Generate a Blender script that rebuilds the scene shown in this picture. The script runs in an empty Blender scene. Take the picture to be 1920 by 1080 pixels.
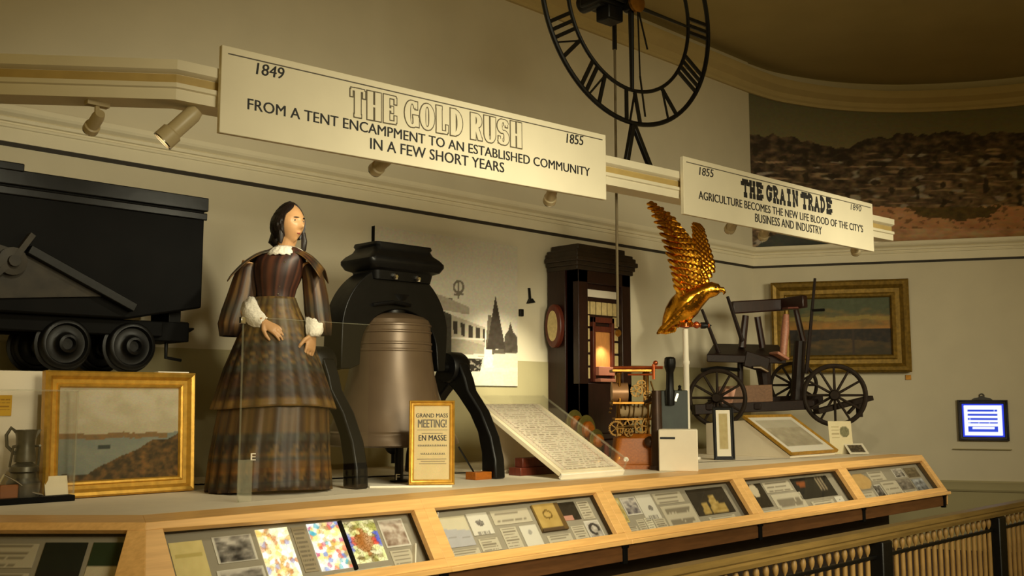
import bpy, bmesh, math, random
from mathutils import Matrix, Vector, noise
random.seed(7)
V = Vector
SC = bpy.context.scene
COL = SC.collection
PI = math.pi

# ---------------------------------------------------------------- camera
CAM_H = 1.62
YAW = math.radians(44.4)            # heading, from the back wall's normal towards +X
FPX = 1900.0
PITCH = math.atan(210.0 / FPX)
CAM = V((0, 0, CAM_H))
fh = V((math.sin(YAW), math.cos(YAW), 0))
RIGHT = V((math.cos(YAW), -math.sin(YAW), 0))
FWD = fh * math.cos(PITCH) + V((0, 0, 1)) * math.sin(PITCH)
UP = V((0, 0, 1)) * math.cos(PITCH) - fh * math.sin(PITCH)
cd = bpy.data.cameras.new('camera'); cam = bpy.data.objects.new('camera', cd); COL.objects.link(cam)
cam.matrix_world = Matrix(((RIGHT.x, UP.x, -FWD.x, CAM.x), (RIGHT.y, UP.y, -FWD.y, CAM.y), (RIGHT.z, UP.z, -FWD.z, CAM.z), (0, 0, 0, 1)))
cd.sensor_width = 36.0; cd.lens = 36.0 * FPX / 1920.0; cd.clip_start = 0.05; cd.clip_end = 60
SC.camera = cam

# ---------------------------------------------------------------- world, lights, exposure
SC.view_settings.view_transform = 'Standard'; SC.view_settings.look = 'None'
SC.view_settings.gamma = 1.0; SC.view_settings.use_curve_mapping = False
SC.view_settings.exposure = 0.0
w = bpy.data.worlds.new('world'); SC.world = w; w.use_nodes = True
w.node_tree.nodes['Background'].inputs[0].default_value = (1.0, 0.70, 0.20, 1)
w.node_tree.nodes['Background'].inputs[1].default_value = 0.34

WARM = (1.0, 0.92, 0.65)

def area_lamp(name, loc, target, size, power, color=WARM, size_y=None, spread=180):
    d = bpy.data.lights.new(name, 'AREA'); d.spread = math.radians(spread); d.energy = power; d.color = color; d.size = size
    if size_y: d.shape = 'RECTANGLE'; d.size_y = size_y
    o = bpy.data.objects.new(name, d); COL.objects.link(o); o.location = loc
    o.rotation_euler = (V(target) - V(loc)).to_track_quat('-Z', 'Y').to_euler(); return o

def spot_lamp(name, loc, target, power, angle, blend=0.6, color=WARM, radius=0.03):
    d = bpy.data.lights.new(name, 'SPOT'); d.energy = power; d.color = color; d.spot_size = math.radians(angle)
    d.spot_blend = blend; d.shadow_soft_size = radius
    o = bpy.data.objects.new(name, d); COL.objects.link(o); o.location = loc
    o.rotation_euler = (V(target) - V(loc)).to_track_quat('-Z', 'Y').to_euler(); return o

# unseen area lights, added to brighten signs and walls
area_lamp('hall_light', (2.2, -0.9, 3.0), (4.6, 4.6, 1.5), 1.6, 54, spread=70)
area_lamp('hall_light', (7.6, -0.6, 3.0), (9.2, 4.6, 1.6), 1.4, 32, spread=76)

area_lamp('downlight', (3.6, 1.9, 4.4), (3.9, 4.2, 0.9), 0.5, 11, spread=62)  # added lights, out of view, to brighten the oak cases
area_lamp('downlight', (7.0, 1.9, 4.4), (7.4, 4.2, 0.9), 0.5, 11, spread=62)

# ---------------------------------------------------------------- pixel / world helpers
def ray(px, py):
    return FWD * FPX + RIGHT * (px - 960) + UP * (540 - py)
def W(px, py, Y):                   # on the plane y = Y (parallel to the back wall)
    d = ray(px, py); return CAM + d * ((Y - CAM.y) / d.y)
def Wp(px, py, p0, n):              # on a plane
    d = ray(px, py); n = V(n); return CAM + d * ((V(p0) - CAM).dot(n) / d.dot(n))
def Wz(px, py, z):
    d = ray(px, py); return CAM + d * ((z - CAM.z) / d.z)
def proj(p):
    q = V(p) - CAM; z = q.dot(FWD); return 960 + FPX * q.dot(RIGHT) / z, 540 - FPX * q.dot(UP) / z

# ---------------------------------------------------------------- materials
def lin(c):
    c = c / 255.0
    return c / 12.92 if c <= 0.04045 else ((c + 0.055) / 1.055) ** 2.4
def L3(rgb): return tuple(lin(x) for x in rgb)
def L4(rgb): return L3(rgb) + (1.0,)
MATS = {}
def new_mat(name):
    m = bpy.data.materials.new(name); m.use_nodes = True
    return m, m.node_tree.nodes, m.node_tree.links, m.node_tree.nodes['Principled BSDF']
def mat(name, rgb, rough=0.6, metal=0.0, var=0.12, scale=9.0, bump=0.0, stretch=None, emis=0.0, spec=0.5, rgb2=None):
    if name in MATS: return MATS[name]
    m, N, K, B = new_mat(name)
    tc = N.new('ShaderNodeTexCoord'); mp = N.new('ShaderNodeMapping'); K.new(tc.outputs['Object'], mp.inputs[0])
    if stretch: mp.inputs['Scale'].default_value = stretch
    nz = N.new('ShaderNodeTexNoise'); nz.inputs['Scale'].default_value = scale; nz.inputs['Detail'].default_value = 6
    K.new(mp.outputs[0], nz.inputs['Vector'])
    cr = N.new('ShaderNodeValToRGB'); c = L3(rgb); c2 = L3(rgb2) if rgb2 else c
    cr.color_ramp.elements[0].position = 0.3; cr.color_ramp.elements[1].position = 0.7
    cr.color_ramp.elements[0].color = tuple(x * (1 - var) for x in c) + (1,)
    cr.color_ramp.elements[1].color = tuple(min(1, x * (1 + var)) for x in c2) + (1,)
    K.new(nz.outputs['Fac'], cr.inputs[0]); K.new(cr.outputs[0], B.inputs['Base Color'])
    B.inputs['Roughness'].default_value = rough; B.inputs['Metallic'].default_value = metal
    B.inputs['Specular IOR Level'].default_value = spec
    if bump:
        bp = N.new('ShaderNodeBump'); bp.inputs['Strength'].default_value = bump; bp.inputs['Distance'].default_value = 0.01
        K.new(nz.outputs['Fac'], bp.inputs['Height']); K.new(bp.outputs[0], B.inputs['Normal'])
    if emis:
        K.new(cr.outputs[0], B.inputs['Emission Color']); B.inputs['Emission Strength'].default_value = emis
    MATS[name] = m; return m
def vc_mat(name, rough=0.6, emis=0.0, spec=0.3, metal=0.0):       # colour comes from the mesh's own painted pattern
    if name in MATS: return MATS[name]
    m, N, K, B = new_mat(name)
    a = N.new('ShaderNodeAttribute'); a.attribute_name = 'col'
    nz = N.new('ShaderNodeTexNoise'); nz.inputs['Scale'].default_value = 60
    mx = N.new('ShaderNodeMix'); mx.data_type = 'RGBA'; mx.blend_type = 'MULTIPLY'; mx.inputs['Factor'].default_value = 0.34
    K.new(a.outputs['Color'], mx.inputs['A']); K.new(nz.outputs['Color'], mx.inputs['B'])
    K.new(mx.outputs['Result'], B.inputs['Base Color'])
    B.inputs['Roughness'].default_value = rough; B.inputs['Specular IOR Level'].default_value = spec; B.inputs['Metallic'].default_value = metal
    if emis:
        K.new(a.outputs['Color'], B.inputs['Emission Color']); B.inputs['Emission Strength'].default_value = emis
    MATS[name] = m; return m
def glass_mat(name, refl=0.10, tint=(1, 1, 1), rough=0.0):
    if name in MATS: return MATS[name]
    m, N, K, B = new_mat(name); N.remove(B)
    out = N['Material Output']
    t = N.new('ShaderNodeBsdfTransparent'); t.inputs[0].default_value = tint + (1,)
    g = N.new('ShaderNodeBsdfGlossy'); g.inputs['Roughness'].default_value = rough
    fr = N.new('ShaderNodeLayerWeight'); fr.inputs['Blend'].default_value = 0.5     # facing: 0 head on, 1 at the edge
    pw = N.new('ShaderNodeMath'); pw.operation = 'POWER'; pw.inputs[1].default_value = 4.0; K.new(fr.outputs['Facing'], pw.inputs[0])
    ad = N.new('ShaderNodeMath'); ad.operation = 'MULTIPLY_ADD'; ad.inputs[1].default_value = 0.45; ad.inputs[2].default_value = refl * 0.25
    mx = N.new('ShaderNodeMixShader')
    K.new(pw.outputs[0], ad.inputs[0]); K.new(ad.outputs[0], mx.inputs[0]); K.new(t.outputs[0], mx.inputs[1]); K.new(g.outputs[0], mx.inputs[2])
    K.new(mx.outputs[0], out.inputs[0]); MATS[name] = m; return m
def frost_mat(name):
    m, N, K, B = new_mat(name); out = N['Material Output']
    t = N.new('ShaderNodeBsdfTransparent'); mx = N.new('ShaderNodeMixShader'); mx.inputs[0].default_value = 0.14
    B.inputs['Base Color'].default_value = L4((190, 188, 160)); B.inputs['Roughness'].default_value = 0.3
    K.new(t.outputs[0], mx.inputs[1]); K.new(B.outputs[0], mx.inputs[2]); K.new(mx.outputs[0], out.inputs[0]); MATS[name] = m; return m
def emit_mat(name, rgb, s):
    if name in MATS: return MATS[name]
    m, N, K, B = new_mat(name)
    B.inputs['Base Color'].default_value = L4(rgb); B.inputs['Emission Color'].default_value = L4(rgb); B.inputs['Emission Strength'].default_value = s
    MATS[name] = m; return m

M_WALL = mat('wall_paint', (208, 198, 172), 0.85, var=0.03, scale=3)
M_WALL_LOW = mat('wall_paint_olive', (164, 154, 116), 0.85, var=0.04, scale=3)
M_TRIM = mat('trim_paint', (226, 216, 188), 0.55, var=0.03, scale=5)
M_TRIM_OCHRE = mat('trim_ochre_band', (178, 152, 92), 0.6, var=0.08, scale=12)
M_CORN = mat('cornice_paint', (188, 168, 118), 0.7, var=0.04, scale=5)
M_DARKLINE = mat('picture_rail_line', (45, 38, 28), 0.7, var=0.1)
M_CEIL = mat('ceiling_paint', (176, 160, 112), 0.9, var=0.05, scale=1.5)
M_CARPET = mat('carpet_dark', (70, 48, 40), 0.95, var=0.35, scale=30)
M_CREAM = mat('platform_cream', (226, 214, 190), 0.6, var=0.03)
M_OAK = mat('honey_oak', (222, 172, 104), 0.42, var=0.07, scale=3.0, stretch=(1.2, 22, 22), rgb2=(228, 180, 112))
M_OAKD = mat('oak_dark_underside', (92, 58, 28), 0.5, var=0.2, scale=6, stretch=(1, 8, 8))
M_IRON = mat('black_iron', (9, 8, 7), 0.42, metal=0.0, var=0.3, scale=14, bump=0.15, spec=0.3)
M_IRONB = mat('black_metal_matte', (6, 5, 4), 0.7, metal=0.0, var=0.4, scale=6, spec=0.12)
M_CASELINE = mat('case_lining_dark', (34, 30, 24), 0.9, var=0.1)
M_MOUNT = mat('case_mount_grey', (150, 142, 124), 0.9, var=0.04)
M_GILT = mat('gilt_frame', (196, 150, 58), 0.38, metal=0.55, var=0.18, scale=26, bump=0.1)
M_GILTD = mat('gilt_frame_dull', (128, 100, 36), 0.45, metal=0.5, var=0.3, scale=26, bump=0.15)
M_GOLD = mat('gold_leaf', (232, 164, 48), 0.22, metal=1.0, var=0.25, scale=26, bump=0.45)
M_BRASS = mat('brass', (150, 104, 42), 0.34, metal=0.9, var=0.25, scale=20)
M_COPPER = mat('copper', (200, 104, 60), 0.3, metal=0.9, var=0.2, scale=20)
M_MAHOG = mat('dark_mahogany', (40, 17, 12), 0.35, var=0.35, scale=7, stretch=(10, 10, 1.5))
M_MAHOGR = mat('red_mahogany', (92, 40, 26), 0.35, var=0.3, scale=7, stretch=(10, 10, 1.5))
M_CARTW = mat('old_cart_wood', (30, 15, 9), 0.5, spec=0.3, var=0.4, scale=8, stretch=(3, 8, 8))
M_CARTL = mat('bare_cart_wood', (168, 112, 88), 0.45, var=0.2, scale=8, stretch=(3, 8, 8))  # lit copy of the cart wood, brightness put into the colour
M_WHEEL = mat('wheel_wood_grey', (40, 30, 21), 0.7, spec=0.2, var=0.3, scale=16)
M_PAPER = mat('paper_cream', (228, 214, 182), 0.8, var=0.04)
M_WHITE = mat('white_card', (236, 228, 210), 0.7, var=0.02)
M_INK = mat('black_ink', (28, 26, 26), 0.6, var=0.05)
M_INKG = mat('grey_ink', (88, 80, 68), 0.6, var=0.1)
M_GLASS = glass_mat('clear_glass')
M_GEDGE = frost_mat('glass_edge')
M_STEEL = mat('chrome_steel', (200, 196, 188), 0.2, metal=1.0, var=0.05)
M_PEWTER = mat('old_pewter', (88, 84, 72), 0.4, metal=0.7, var=0.3, scale=14, bump=0.1)
M_BRONZE = mat('bell_bronze', (98, 80, 60), 0.38, metal=0.3, var=0.12, scale=5, bump=0.03)
M_SKIN = mat('mannequin_skin', (178, 134, 90), 0.5, var=0.06, scale=20)
M_HAIR = mat('dark_hair', (24, 14, 10), 0.45, var=0.5, scale=18, stretch=(14, 14, 2), bump=0.4)
M_LACE = mat('white_lace', (214, 206, 190), 0.85, var=0.15, scale=70, bump=0.5)
M_RAILW = mat('rail_wood_olive', (120, 96, 52), 0.35, var=0.2, scale=5, stretch=(1, 9, 9))
M_BALUS = mat('baluster_brass', (150, 116, 62), 0.55, metal=0.0, var=0.2, scale=16)
M_LAMPW = mat('lamp_housing', (186, 170, 132), 0.4, var=0.04)

# ---------------------------------------------------------------- mesh building
ORG = {}
def org(o): return ORG.get(o.name, V((0, 0, 0))) if o else V((0, 0, 0))
class MB:
    def __init__(s, M=None): s.v = []; s.f = []; s.M = M or Matrix.Identity(4); s.c = None
    def add(s, vs, fs, M=None):
        b = len(s.v); T = s.M @ M if M else s.M
        s.v += [T @ V(p) for p in vs]; s.f += [tuple(b + i for i in f) for f in fs]; return s
    def box(s, x0, x1, y0, y1, z0, z1, M=None):
        vs = [(x, y, z) for z in (z0, z1) for y in (y0, y1) for x in (x0, x1)]
        return s.add(vs, [(0, 2, 3, 1), (4, 5, 7, 6), (0, 1, 5, 4), (2, 6, 7, 3), (0, 4, 6, 2), (1, 3, 7, 5)], M)
    def cbox(s, c, d, M=None):
        return s.box(c[0] - d[0] / 2, c[0] + d[0] / 2, c[1] - d[1] / 2, c[1] + d[1] / 2, c[2] - d[2] / 2, c[2] + d[2] / 2, M)
    def loft(s, rings, cap=True, M=None, closed=True):
        n = len(rings[0]); vs = [p for r in rings for p in r]; fs = []
        for i in range(len(rings) - 1):
            for j in range(n if closed else n - 1):
                k = (j + 1) % n; fs.append((i * n + j, i * n + k, (i + 1) * n + k, (i + 1) * n + j))
        if cap and closed: fs.append(tuple(range(n - 1, -1, -1))); fs.append(tuple(range((len(rings) - 1) * n, len(rings) * n)))
        return s.add(vs, fs, M)
    def tube(s, pts, r, n=10, M=None, cap=True, flat=None):
        pts = [V(p) for p in pts]; rr = r if isinstance(r, (list, tuple)) else [r] * len(pts); rings = []; up = None
        for i, p in enumerate(pts):
            t = (pts[min(i + 1, len(pts) - 1)] - pts[max(i - 1, 0)]).normalized()
            if up is None: up = V((0, 0, 1)) if abs(t.z) < 0.9 else V((1, 0, 0))
            a = t.cross(up).normalized(); b = a.cross(t).normalized(); up = b
            k = flat or 1.0
            rings.append([p + a * (rr[i] * math.cos(2 * PI * j / n)) + b * (rr[i] * k * math.sin(2 * PI * j / n)) for j in range(n)])
        return s.loft(rings, cap, M)
    def bar(s, p, q, wx, wz, up=(0, 0, 1), M=None):            # rectangular bar between two points
        p = V(p); q = V(q); t = (q - p).normalized(); u = V(up); a = t.cross(u).normalized(); b = a.cross(t)
        rs = [[c + a * (x * wx / 2) + b * (y * wz / 2) for x, y in ((-1, -1), (1, -1), (1, 1), (-1, 1))] for c in (p, q)]
        return s.loft(rs, True, M)
    def lathe(s, prof, n=32, M=None, cap=True):
        return s.loft([[(r * math.cos(2 * PI * j / n), r * math.sin(2 * PI * j / n), z) for j in range(n)] for r, z in prof], cap, M)
    def prism(s, poly, d0, d1, M=None):
        n = len(poly); vs = [(x, y, d0) for x, y in poly] + [(x, y, d1) for x, y in poly]
        fs = [tuple(range(n - 1, -1, -1)), tuple(range(n, 2 * n))] + [(i, (i + 1) % n, n + (i + 1) % n, n + i) for i in range(n)]
        return s.add(vs, fs, M)
    def ball(s, c, r, n=16, m=10, M=None):
        r = (r, r, r) if not isinstance(r, (list, tuple)) else r
        return s.loft([[(c[0] + r[0] * math.sin(PI * i / m) * math.cos(2 * PI * j / n), c[1] + r[1] * math.sin(PI * i / m) * math.sin(2 * PI * j / n), c[2] - r[2] * math.cos(PI * i / m)) for j in range(n)] for i in [0.04] + list(range(1, m)) + [m - 0.04]], True, M)
    def torus(s, R, r, n=48, m=10, M=None, a0=0, a1=2 * PI, rz=None):
        full = abs(a1 - a0 - 2 * PI) < 1e-6; k = n if full else n + 1; rz = rz or r
        rings = [[((R + r * math.cos(2 * PI * j / m)) * math.cos(a0 + (a1 - a0) * i / n), (R + r * math.cos(2 * PI * j / m)) * math.sin(a0 + (a1 - a0) * i / n), rz * math.sin(2 * PI * j / m)) for j in range(m)] for i in range(k)]
        if full: rings.append(rings[0])
        return s.loft(rings, not full, M)
    def build(s, name, material, parent=None, origin=None, smooth=True, bevel=0.0, label=None, remesh=0.0, sharp=35, weld=True):
        o0 = V(origin) if origin is not None else (org(parent) if parent else sum(s.v, V((0, 0, 0))) / len(s.v))
        me = bpy.data.meshes.new(name); me.from_pydata([p - o0 for p in s.v], [], s.f); me.update()
        bm = bmesh.new(); bm.from_mesh(me)
        if weld: bmesh.ops.remove_doubles(bm, verts=bm.verts, dist=1e-5)
        bmesh.ops.recalc_face_normals(bm, faces=bm.faces); bm.to_mesh(me); bm.free()
        if smooth:
            for p in me.polygons: p.use_smooth = True
            me.set_sharp_from_angle(angle=math.radians(sharp))
        o = bpy.data.objects.new(name, me); COL.objects.link(o); me.materials.append(material)
        if parent: o.parent = parent; o.location = o0 - org(parent)
        else: o.location = o0
        ORG[o.name] = o0
        if remesh:
            md = o.modifiers.new('remesh', 'REMESH'); md.mode = 'VOXEL'; md.voxel_size = remesh; md.use_smooth_shade = True
            sm = o.modifiers.new('smooth', 'SMOOTH'); sm.iterations = 3; sm.factor = 0.5
        if bevel:
            md = o.modifiers.new('bevel', 'BEVEL'); md.width = bevel; md.segments = 2; md.limit_method = 'ANGLE'; md.angle_limit = math.radians(40)
        if label: o['label'] = label
        return o
def thing(name, label, cat, loc, group=None):
    o = bpy.data.objects.new(name, None); o.empty_display_size = 0.1; COL.objects.link(o); o.location = loc; ORG[o.name] = V(loc)
    o['label'] = label; o['category'] = cat
    if group: o['group'] = group
    return o
def tag(o, label, cat, group=None, kind=None):
    o['label'] = label; o['category'] = cat
    if group: o['group'] = group
    if kind: o['kind'] = kind
    return o
def struct(o, label=None):
    o['kind'] = 'structure'
    return o
def frame(o, ex, ey, ez):            # 4x4 from origin and axes
    return Matrix(((ex[0], ey[0], ez[0], o[0]), (ex[1], ey[1], ez[1], o[1]), (ex[2], ey[2], ez[2], o[2]), (0, 0, 0, 1)))
EX, EY, EZ = V((1, 0, 0)), V((0, 1, 0)), V((0, 0, 1))
def face_frame(o, ex=None):          # picture frame axes: local x to the right, local y up, local z towards the viewer side
    ex = ex or EX; return frame(o, ex, EZ, V(ex).cross(EZ))
def paint(name, M, wd, ht, nx, ny, fn, material, parent=None, th=0.004, by_px=False):
    """flat sheet (a print, painting, card) of real thickness; fn(u, v) or fn(px, py) -> rgb 0-255 gives its printed picture"""
    vs, cs, fs = [], [], []
    for j in range(ny + 1):
        for i in range(nx + 1):
            u, v = i / nx, j / ny; p = M @ V((u * wd, v * ht, th)); vs.append(p)
            c = fn(*proj(p)) if by_px else fn(u, v); cs.append(L4(c))
    for j in range(ny):
        for i in range(nx):
            a = j * (nx + 1) + i; fs.append((a, a + 1, a + nx + 2, a + nx + 1))
    b = len(vs); cor = [(0, 0), (wd, 0), (wd, ht), (0, ht)]
    vs += [M @ V((x, y, 0)) for x, y in cor]; cs += [cs[0]] * 4
    k = [0, nx, (nx + 1) * (ny + 1) - 1, (nx + 1) * ny]
    fs.append((b + 3, b + 2, b + 1, b)); 
    edge = [list(range(0, nx + 1)), [i * (nx + 1) + nx for i in range(ny + 1)], [ny * (nx + 1) + nx - i for i in range(nx + 1)], [(ny - i) * (nx + 1) for i in range(ny + 1)]]
    for e in range(4): fs.append(tuple([b + e, b + (e + 1) % 4] + edge[e][::-1]))
    o0 = org(parent) if parent else M @ V((wd / 2, 0, 0))
    me = bpy.data.meshes.new(name); me.from_pydata([p - o0 for p in vs], [], fs); me.update()
    at = me.color_attributes.new('col', 'FLOAT_COLOR', 'POINT')
    for i, c in enumerate(cs): at.data[i].color = c
    o = bpy.data.objects.new(name, me); COL.objects.link(o); me.materials.append(material)
    if parent: o.parent = parent
    else: o.location = o0
    ORG[o.name] = o0; return o
def grid_col(name, rings, cols, material, parent, thick=0.0, closed=True):
    n = len(rings[0]); vs = [p for r in rings for p in r]; fs = []
    for i in range(len(rings) - 1):
        for j in range(n if closed else n - 1):
            k = (j + 1) % n; fs.append((i * n + j, i * n + k, (i + 1) * n + k, (i + 1) * n + j))
    o0 = org(parent); me = bpy.data.meshes.new(name); me.from_pydata([V(p) - o0 for p in vs], [], fs); me.update()
    at = me.color_attributes.new('col', 'FLOAT_COLOR', 'POINT')
    for i, c in enumerate([c for r in cols for c in r]): at.data[i].color = L4(c)
    for p in me.polygons: p.use_smooth = True
    o = bpy.data.objects.new(name, me); COL.objects.link(o); me.materials.append(material); o.parent = parent; ORG[o.name] = o0
    if thick:
        md = o.modifiers.new('cloth', 'SOLIDIFY'); md.thickness = thick; md.offset = 0
    return o
def nz(x, y, z=0.0): return noise.noise(V((x, y, z)))
def fbm(x, y, z=0.0, o=4):
    a, s, r = 0.5, 1.0, 0.0
    for _ in range(o): r += a * noise.noise(V((x * s, y * s, z + _ * 7.1))); a *= 0.5; s *= 2.0
    return r
def mixc(a, b, t):
    t = max(0, min(1, t)); return tuple(a[i] + (b[i] - a[i]) * t for i in range(3))
def text(string, s0, s1, z0, z1, M, material, name, parent, ext=0.002, shear=0.0, bold=0.0):
    """lettering fitted into the box s0..s1, z0..z1 of frame M (x right, y up, z out)"""
    c = bpy.data.curves.new('txt', 'FONT'); c.body = string; c.extrude = 0.02; c.shear = shear; c.resolution_u = 3
    o = bpy.data.objects.new('txt', c); COL.objects.link(o)
    dg = bpy.context.evaluated_depsgraph_get(); me = bpy.data.meshes.new_from_object(o.evaluated_get(dg))
    vs = [v.co.copy() for v in me.vertices]; fs = [tuple(p.vertices) for p in me.polygons]
    bpy.data.objects.remove(o); bpy.data.curves.remove(c); bpy.data.meshes.remove(me)
    x0 = min(v.x for v in vs); x1 = max(v.x for v in vs); y0 = min(v.y for v in vs); y1 = max(v.y for v in vs)
    mb = MB(M)
    for k in ((-1, 1) if bold else (0,)):
        mb.add([(s0 + (v.x - x0) / (x1 - x0) * (s1 - s0) + k * bold * (z1 - z0), z0 + (v.y - y0) / (y1 - y0) * (z1 - z0), ext + .0002 * k if v.z > 0 else 0.0) for v in vs], fs)
    return mb.build(name, material, parent, smooth=False)
# slab letters: strokes on a 1 x 1 cell: ('v', x, y0, y1) stem, ('h', y, x0, x1) thin bar / serif, ('a', cx, cy, rx, ry, a0, a1) bowl, ('d', x0, y0, x1, y1) diagonal
SLAB = {
 'T': [('v', .5, 0, 1), ('h', .94, .02, .98), ('h', .06, .24, .76), ('q', .06, .68, .94), ('q', .94, .68, .94)],
 'H': [('v', .22, 0, 1), ('v', .78, 0, 1), ('h', .5, .22, .78), ('h', .06, .02, .42), ('h', .94, .02, .42), ('h', .06, .58, .98), ('h', .94, .58, .98)],
 'E': [('v', .24, 0, 1), ('h', .06, .02, .94), ('h', .94, .02, .94), ('h', .5, .24, .66), ('q', .9, .06, .3), ('q', .9, .7, .94), ('q', .66, .38, .62)],
 'G': [('a', .5, .5, .36, .42, 40, 320), ('v', .8, .06, .42), ('h', .42, .55, .98), ('q', .82, .68, .96)],
 'O': [('a', .5, .5, .36, .42, 0, 360)],
 'L': [('v', .28, 0, 1), ('h', .94, .04, .52), ('h', .06, .04, .94), ('q', .9, .06, .34)],
 'D': [('v', .24, 0, 1), ('a', .34, .5, .46, .42, -90, 90), ('h', .06, .02, .4), ('h', .94, .02, .4)],
 'R': [('v', .24, 0, 1), ('a', .4, .73, .36, .21, -90, 90), ('d', .5, .5, .82, .04), ('h', .06, .02, .46), ('h', .94, .02, .4), ('h', .06, .66, 1.0)],
 'U': [('v', .22, .3, 1), ('v', .78, .3, 1), ('a', .5, .34, .28, .28, 180, 360), ('h', .94, .02, .42), ('h', .94, .58, .98)],
 'S': [('a', .5, .72, .3, .21, 20, 270), ('a', .5, .29, .3, .22, -160, 90), ('q', .8, .7, .95), ('q', .16, .06, .32)],
 'A': [('d', .5, .98, .16, .02), ('d', .5, .98, .84, .02), ('h', .34, .28, .72), ('h', .05, 0, .34), ('h', .05, .66, 1.0)],
 'I': [('v', .5, 0, 1), ('h', .06, .2, .8), ('h', .94, .2, .8)],
 'N': [('v', .2, 0, 1), ('v', .8, 0, 1), ('d', .2, .96, .8, .04), ('h', .94, 0, .36), ('h', .06, .02, .4), ('h', .94, .6, 1)],
}
def slab_text(string, s0, s1, z0, z1, M, stem, thin, grow, mb, d0, d1, gaps=0.14, space=0.5):
    tot = sum(space if ch == ' ' else 1.0 + gaps for ch in string) - gaps; cw = (s1 - s0) / tot; h = z1 - z0; x = s0
    lift = [0.0]
    def up():
        lift[0] = (lift[0] + 6e-5) % 6e-4; return d1 + lift[0]
    def rect(ax, ay, bx, by):
        mb.prism([(ax - grow, ay - grow), (bx + grow, ay - grow), (bx + grow, by + grow), (ax - grow, by + grow)], d0, up(), M)
    for ch in string:
        if ch == ' ': x += cw * space; continue
        for s in SLAB[ch]:
            if s[0] == 'v': rect(x + s[1] * cw - stem / 2, z0 + s[2] * h, x + s[1] * cw + stem / 2, z0 + s[3] * h)
            elif s[0] == 'h': rect(x + s[2] * cw, z0 + s[1] * h - thin / 2, x + s[3] * cw, z0 + s[1] * h + thin / 2)
            elif s[0] == 'q': rect(x + s[1] * cw - thin / 2, z0 + s[2] * h, x + s[1] * cw + thin / 2, z0 + s[3] * h)
            elif s[0] == 'd':
                a = V((x + s[1] * cw, z0 + s[2] * h, 0)); b = V((x + s[3] * cw, z0 + s[4] * h, 0)); t = (b - a).normalized(); n = V((-t.y, t.x, 0)) * (stem * 0.4 + grow); a -= t * grow; b += t * grow
                mb.prism([tuple((a - n)[:2]), tuple((b - n)[:2]), tuple((b + n)[:2]), tuple((a + n)[:2])], d0, up(), M)
            else:
                cx, cy, rx, ry, a0, a1 = s[1:]; k = 18; out, inn = [], []
                for i in range(k + 1):
                    t = math.radians(a0 + (a1 - a0) * i / k); cc, ss = math.cos(t), math.sin(t); th = (thin + (stem - thin) * abs(cc)) / 2 + grow
                    out.append((x + cx * cw + cc * (rx * cw + th), z0 + cy * h + ss * (ry * h + th))); inn.append((x + cx * cw + cc * (rx * cw - th), z0 + cy * h + ss * (ry * h - th)))
                dz = up()
                for i in range(k): mb.prism([inn[i], out[i], out[i + 1], inn[i + 1]], d0, dz, M)
        x += cw * (1 + gaps)

# ================================================================ THE SETTING
YW = 6.5                              # the long back wall stands on y = YW
ZP = 1.10                             # top of the display platform
CX, CY = 1.97, 4.25                   # corner of the platform edge
XE = 9.63                             # right end of the platform edge
DL = V((0.714, -0.700, 0)); DL.normalize()
NL = V((DL.y, -DL.x, 0))              # outward normal of the angled left stretch

def sweep(path, prof, name, material, closed_profile=True, side=1, **kw):
    n = len(path); mb = MB(); rings = []
    for i in range(n):
        p = V((path[i][0], path[i][1], 0)); ts = []
        if i > 0: ts.append((p - V((path[i - 1][0], path[i - 1][1], 0))).normalized())
        if i < n - 1: ts.append((V((path[i + 1][0], path[i + 1][1], 0)) - p).normalized())
        t = sum(ts, V((0, 0, 0))).normalized(); nrm = V((t.y, -t.x, 0)) * side; k = 1 / max(0.3, t.dot(ts[0]))
        rings.append([p + nrm * (o * k) + EZ * z for o, z in prof])
    mb.loft(rings, True); return mb.build(name, material, sharp=25, **kw)

mb = MB(); mb.box(-4, 14.5, -4, 7.0, -0.06, 0.0); struct(mb.build('floor', M_CARPET))
WLP = [(-3.5, YW), (10.35, YW)]
mb = MB(); mb.box(-3.5, 10.36, YW, YW + 0.12, 0, 5.7); struct(mb.build('wall_left', M_WALL))
WR = [(10.35, YW), (11.73, 3.99), (12.55, 2.2), (12.95, 0.2), (12.9, -2.0)]
sweep(WR, [(0, 0.0), (0, 3.3), (-0.12, 3.3), (-0.12, 0.0)], 'wall_right', M_WALL)['kind'] = 'structure'
UPW = [(10.36, YW), (10.85, 6.46), (11.3, 6.33), (11.75, 6.14), (12.15, 5.89), (12.52, 5.57), (12.82, 5.2), (13.05, 4.85), (13.25, 4.45), (13.42, 3.9), (13.52, 3.2), (13.5, 2.3), (13.4, 1.2), (13.2, -0.5)]
def smooth_path(P, k=4):
    out = []
    for i in range(len(P) - 1):
        p0, p1, p2, p3 = [V((*P[max(0, min(len(P) - 1, j))], 0)) for j in (i - 1, i, i + 1, i + 2)]
        for a in range(k):
            t = a / k
            q = 0.5 * ((2 * p1) + (p2 - p0) * t + (2 * p0 - 5 * p1 + 4 * p2 - p3) * t * t + (3 * p1 - p0 - 3 * p2 + p3) * t ** 3)
            out.append((q.x, q.y))
    return out + [P[-1]]
UP2 = smooth_path(UPW)
sweep(UP2, [(-0.02, 3.2), (-0.02, 5.7), (-0.14, 5.7), (-0.14, 3.2)], 'wall_upper', M_WALL)['kind'] = 'structure'
mb = MB(); mb.prism([(10.36, YW)] + [tuple(p) for p in WR[1:]] + [tuple(p) for p in UP2[::-1]][:-1], 3.2, 3.3); struct(mb.build('trim_7', M_TRIM))   # ledge over the lower wall
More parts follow.
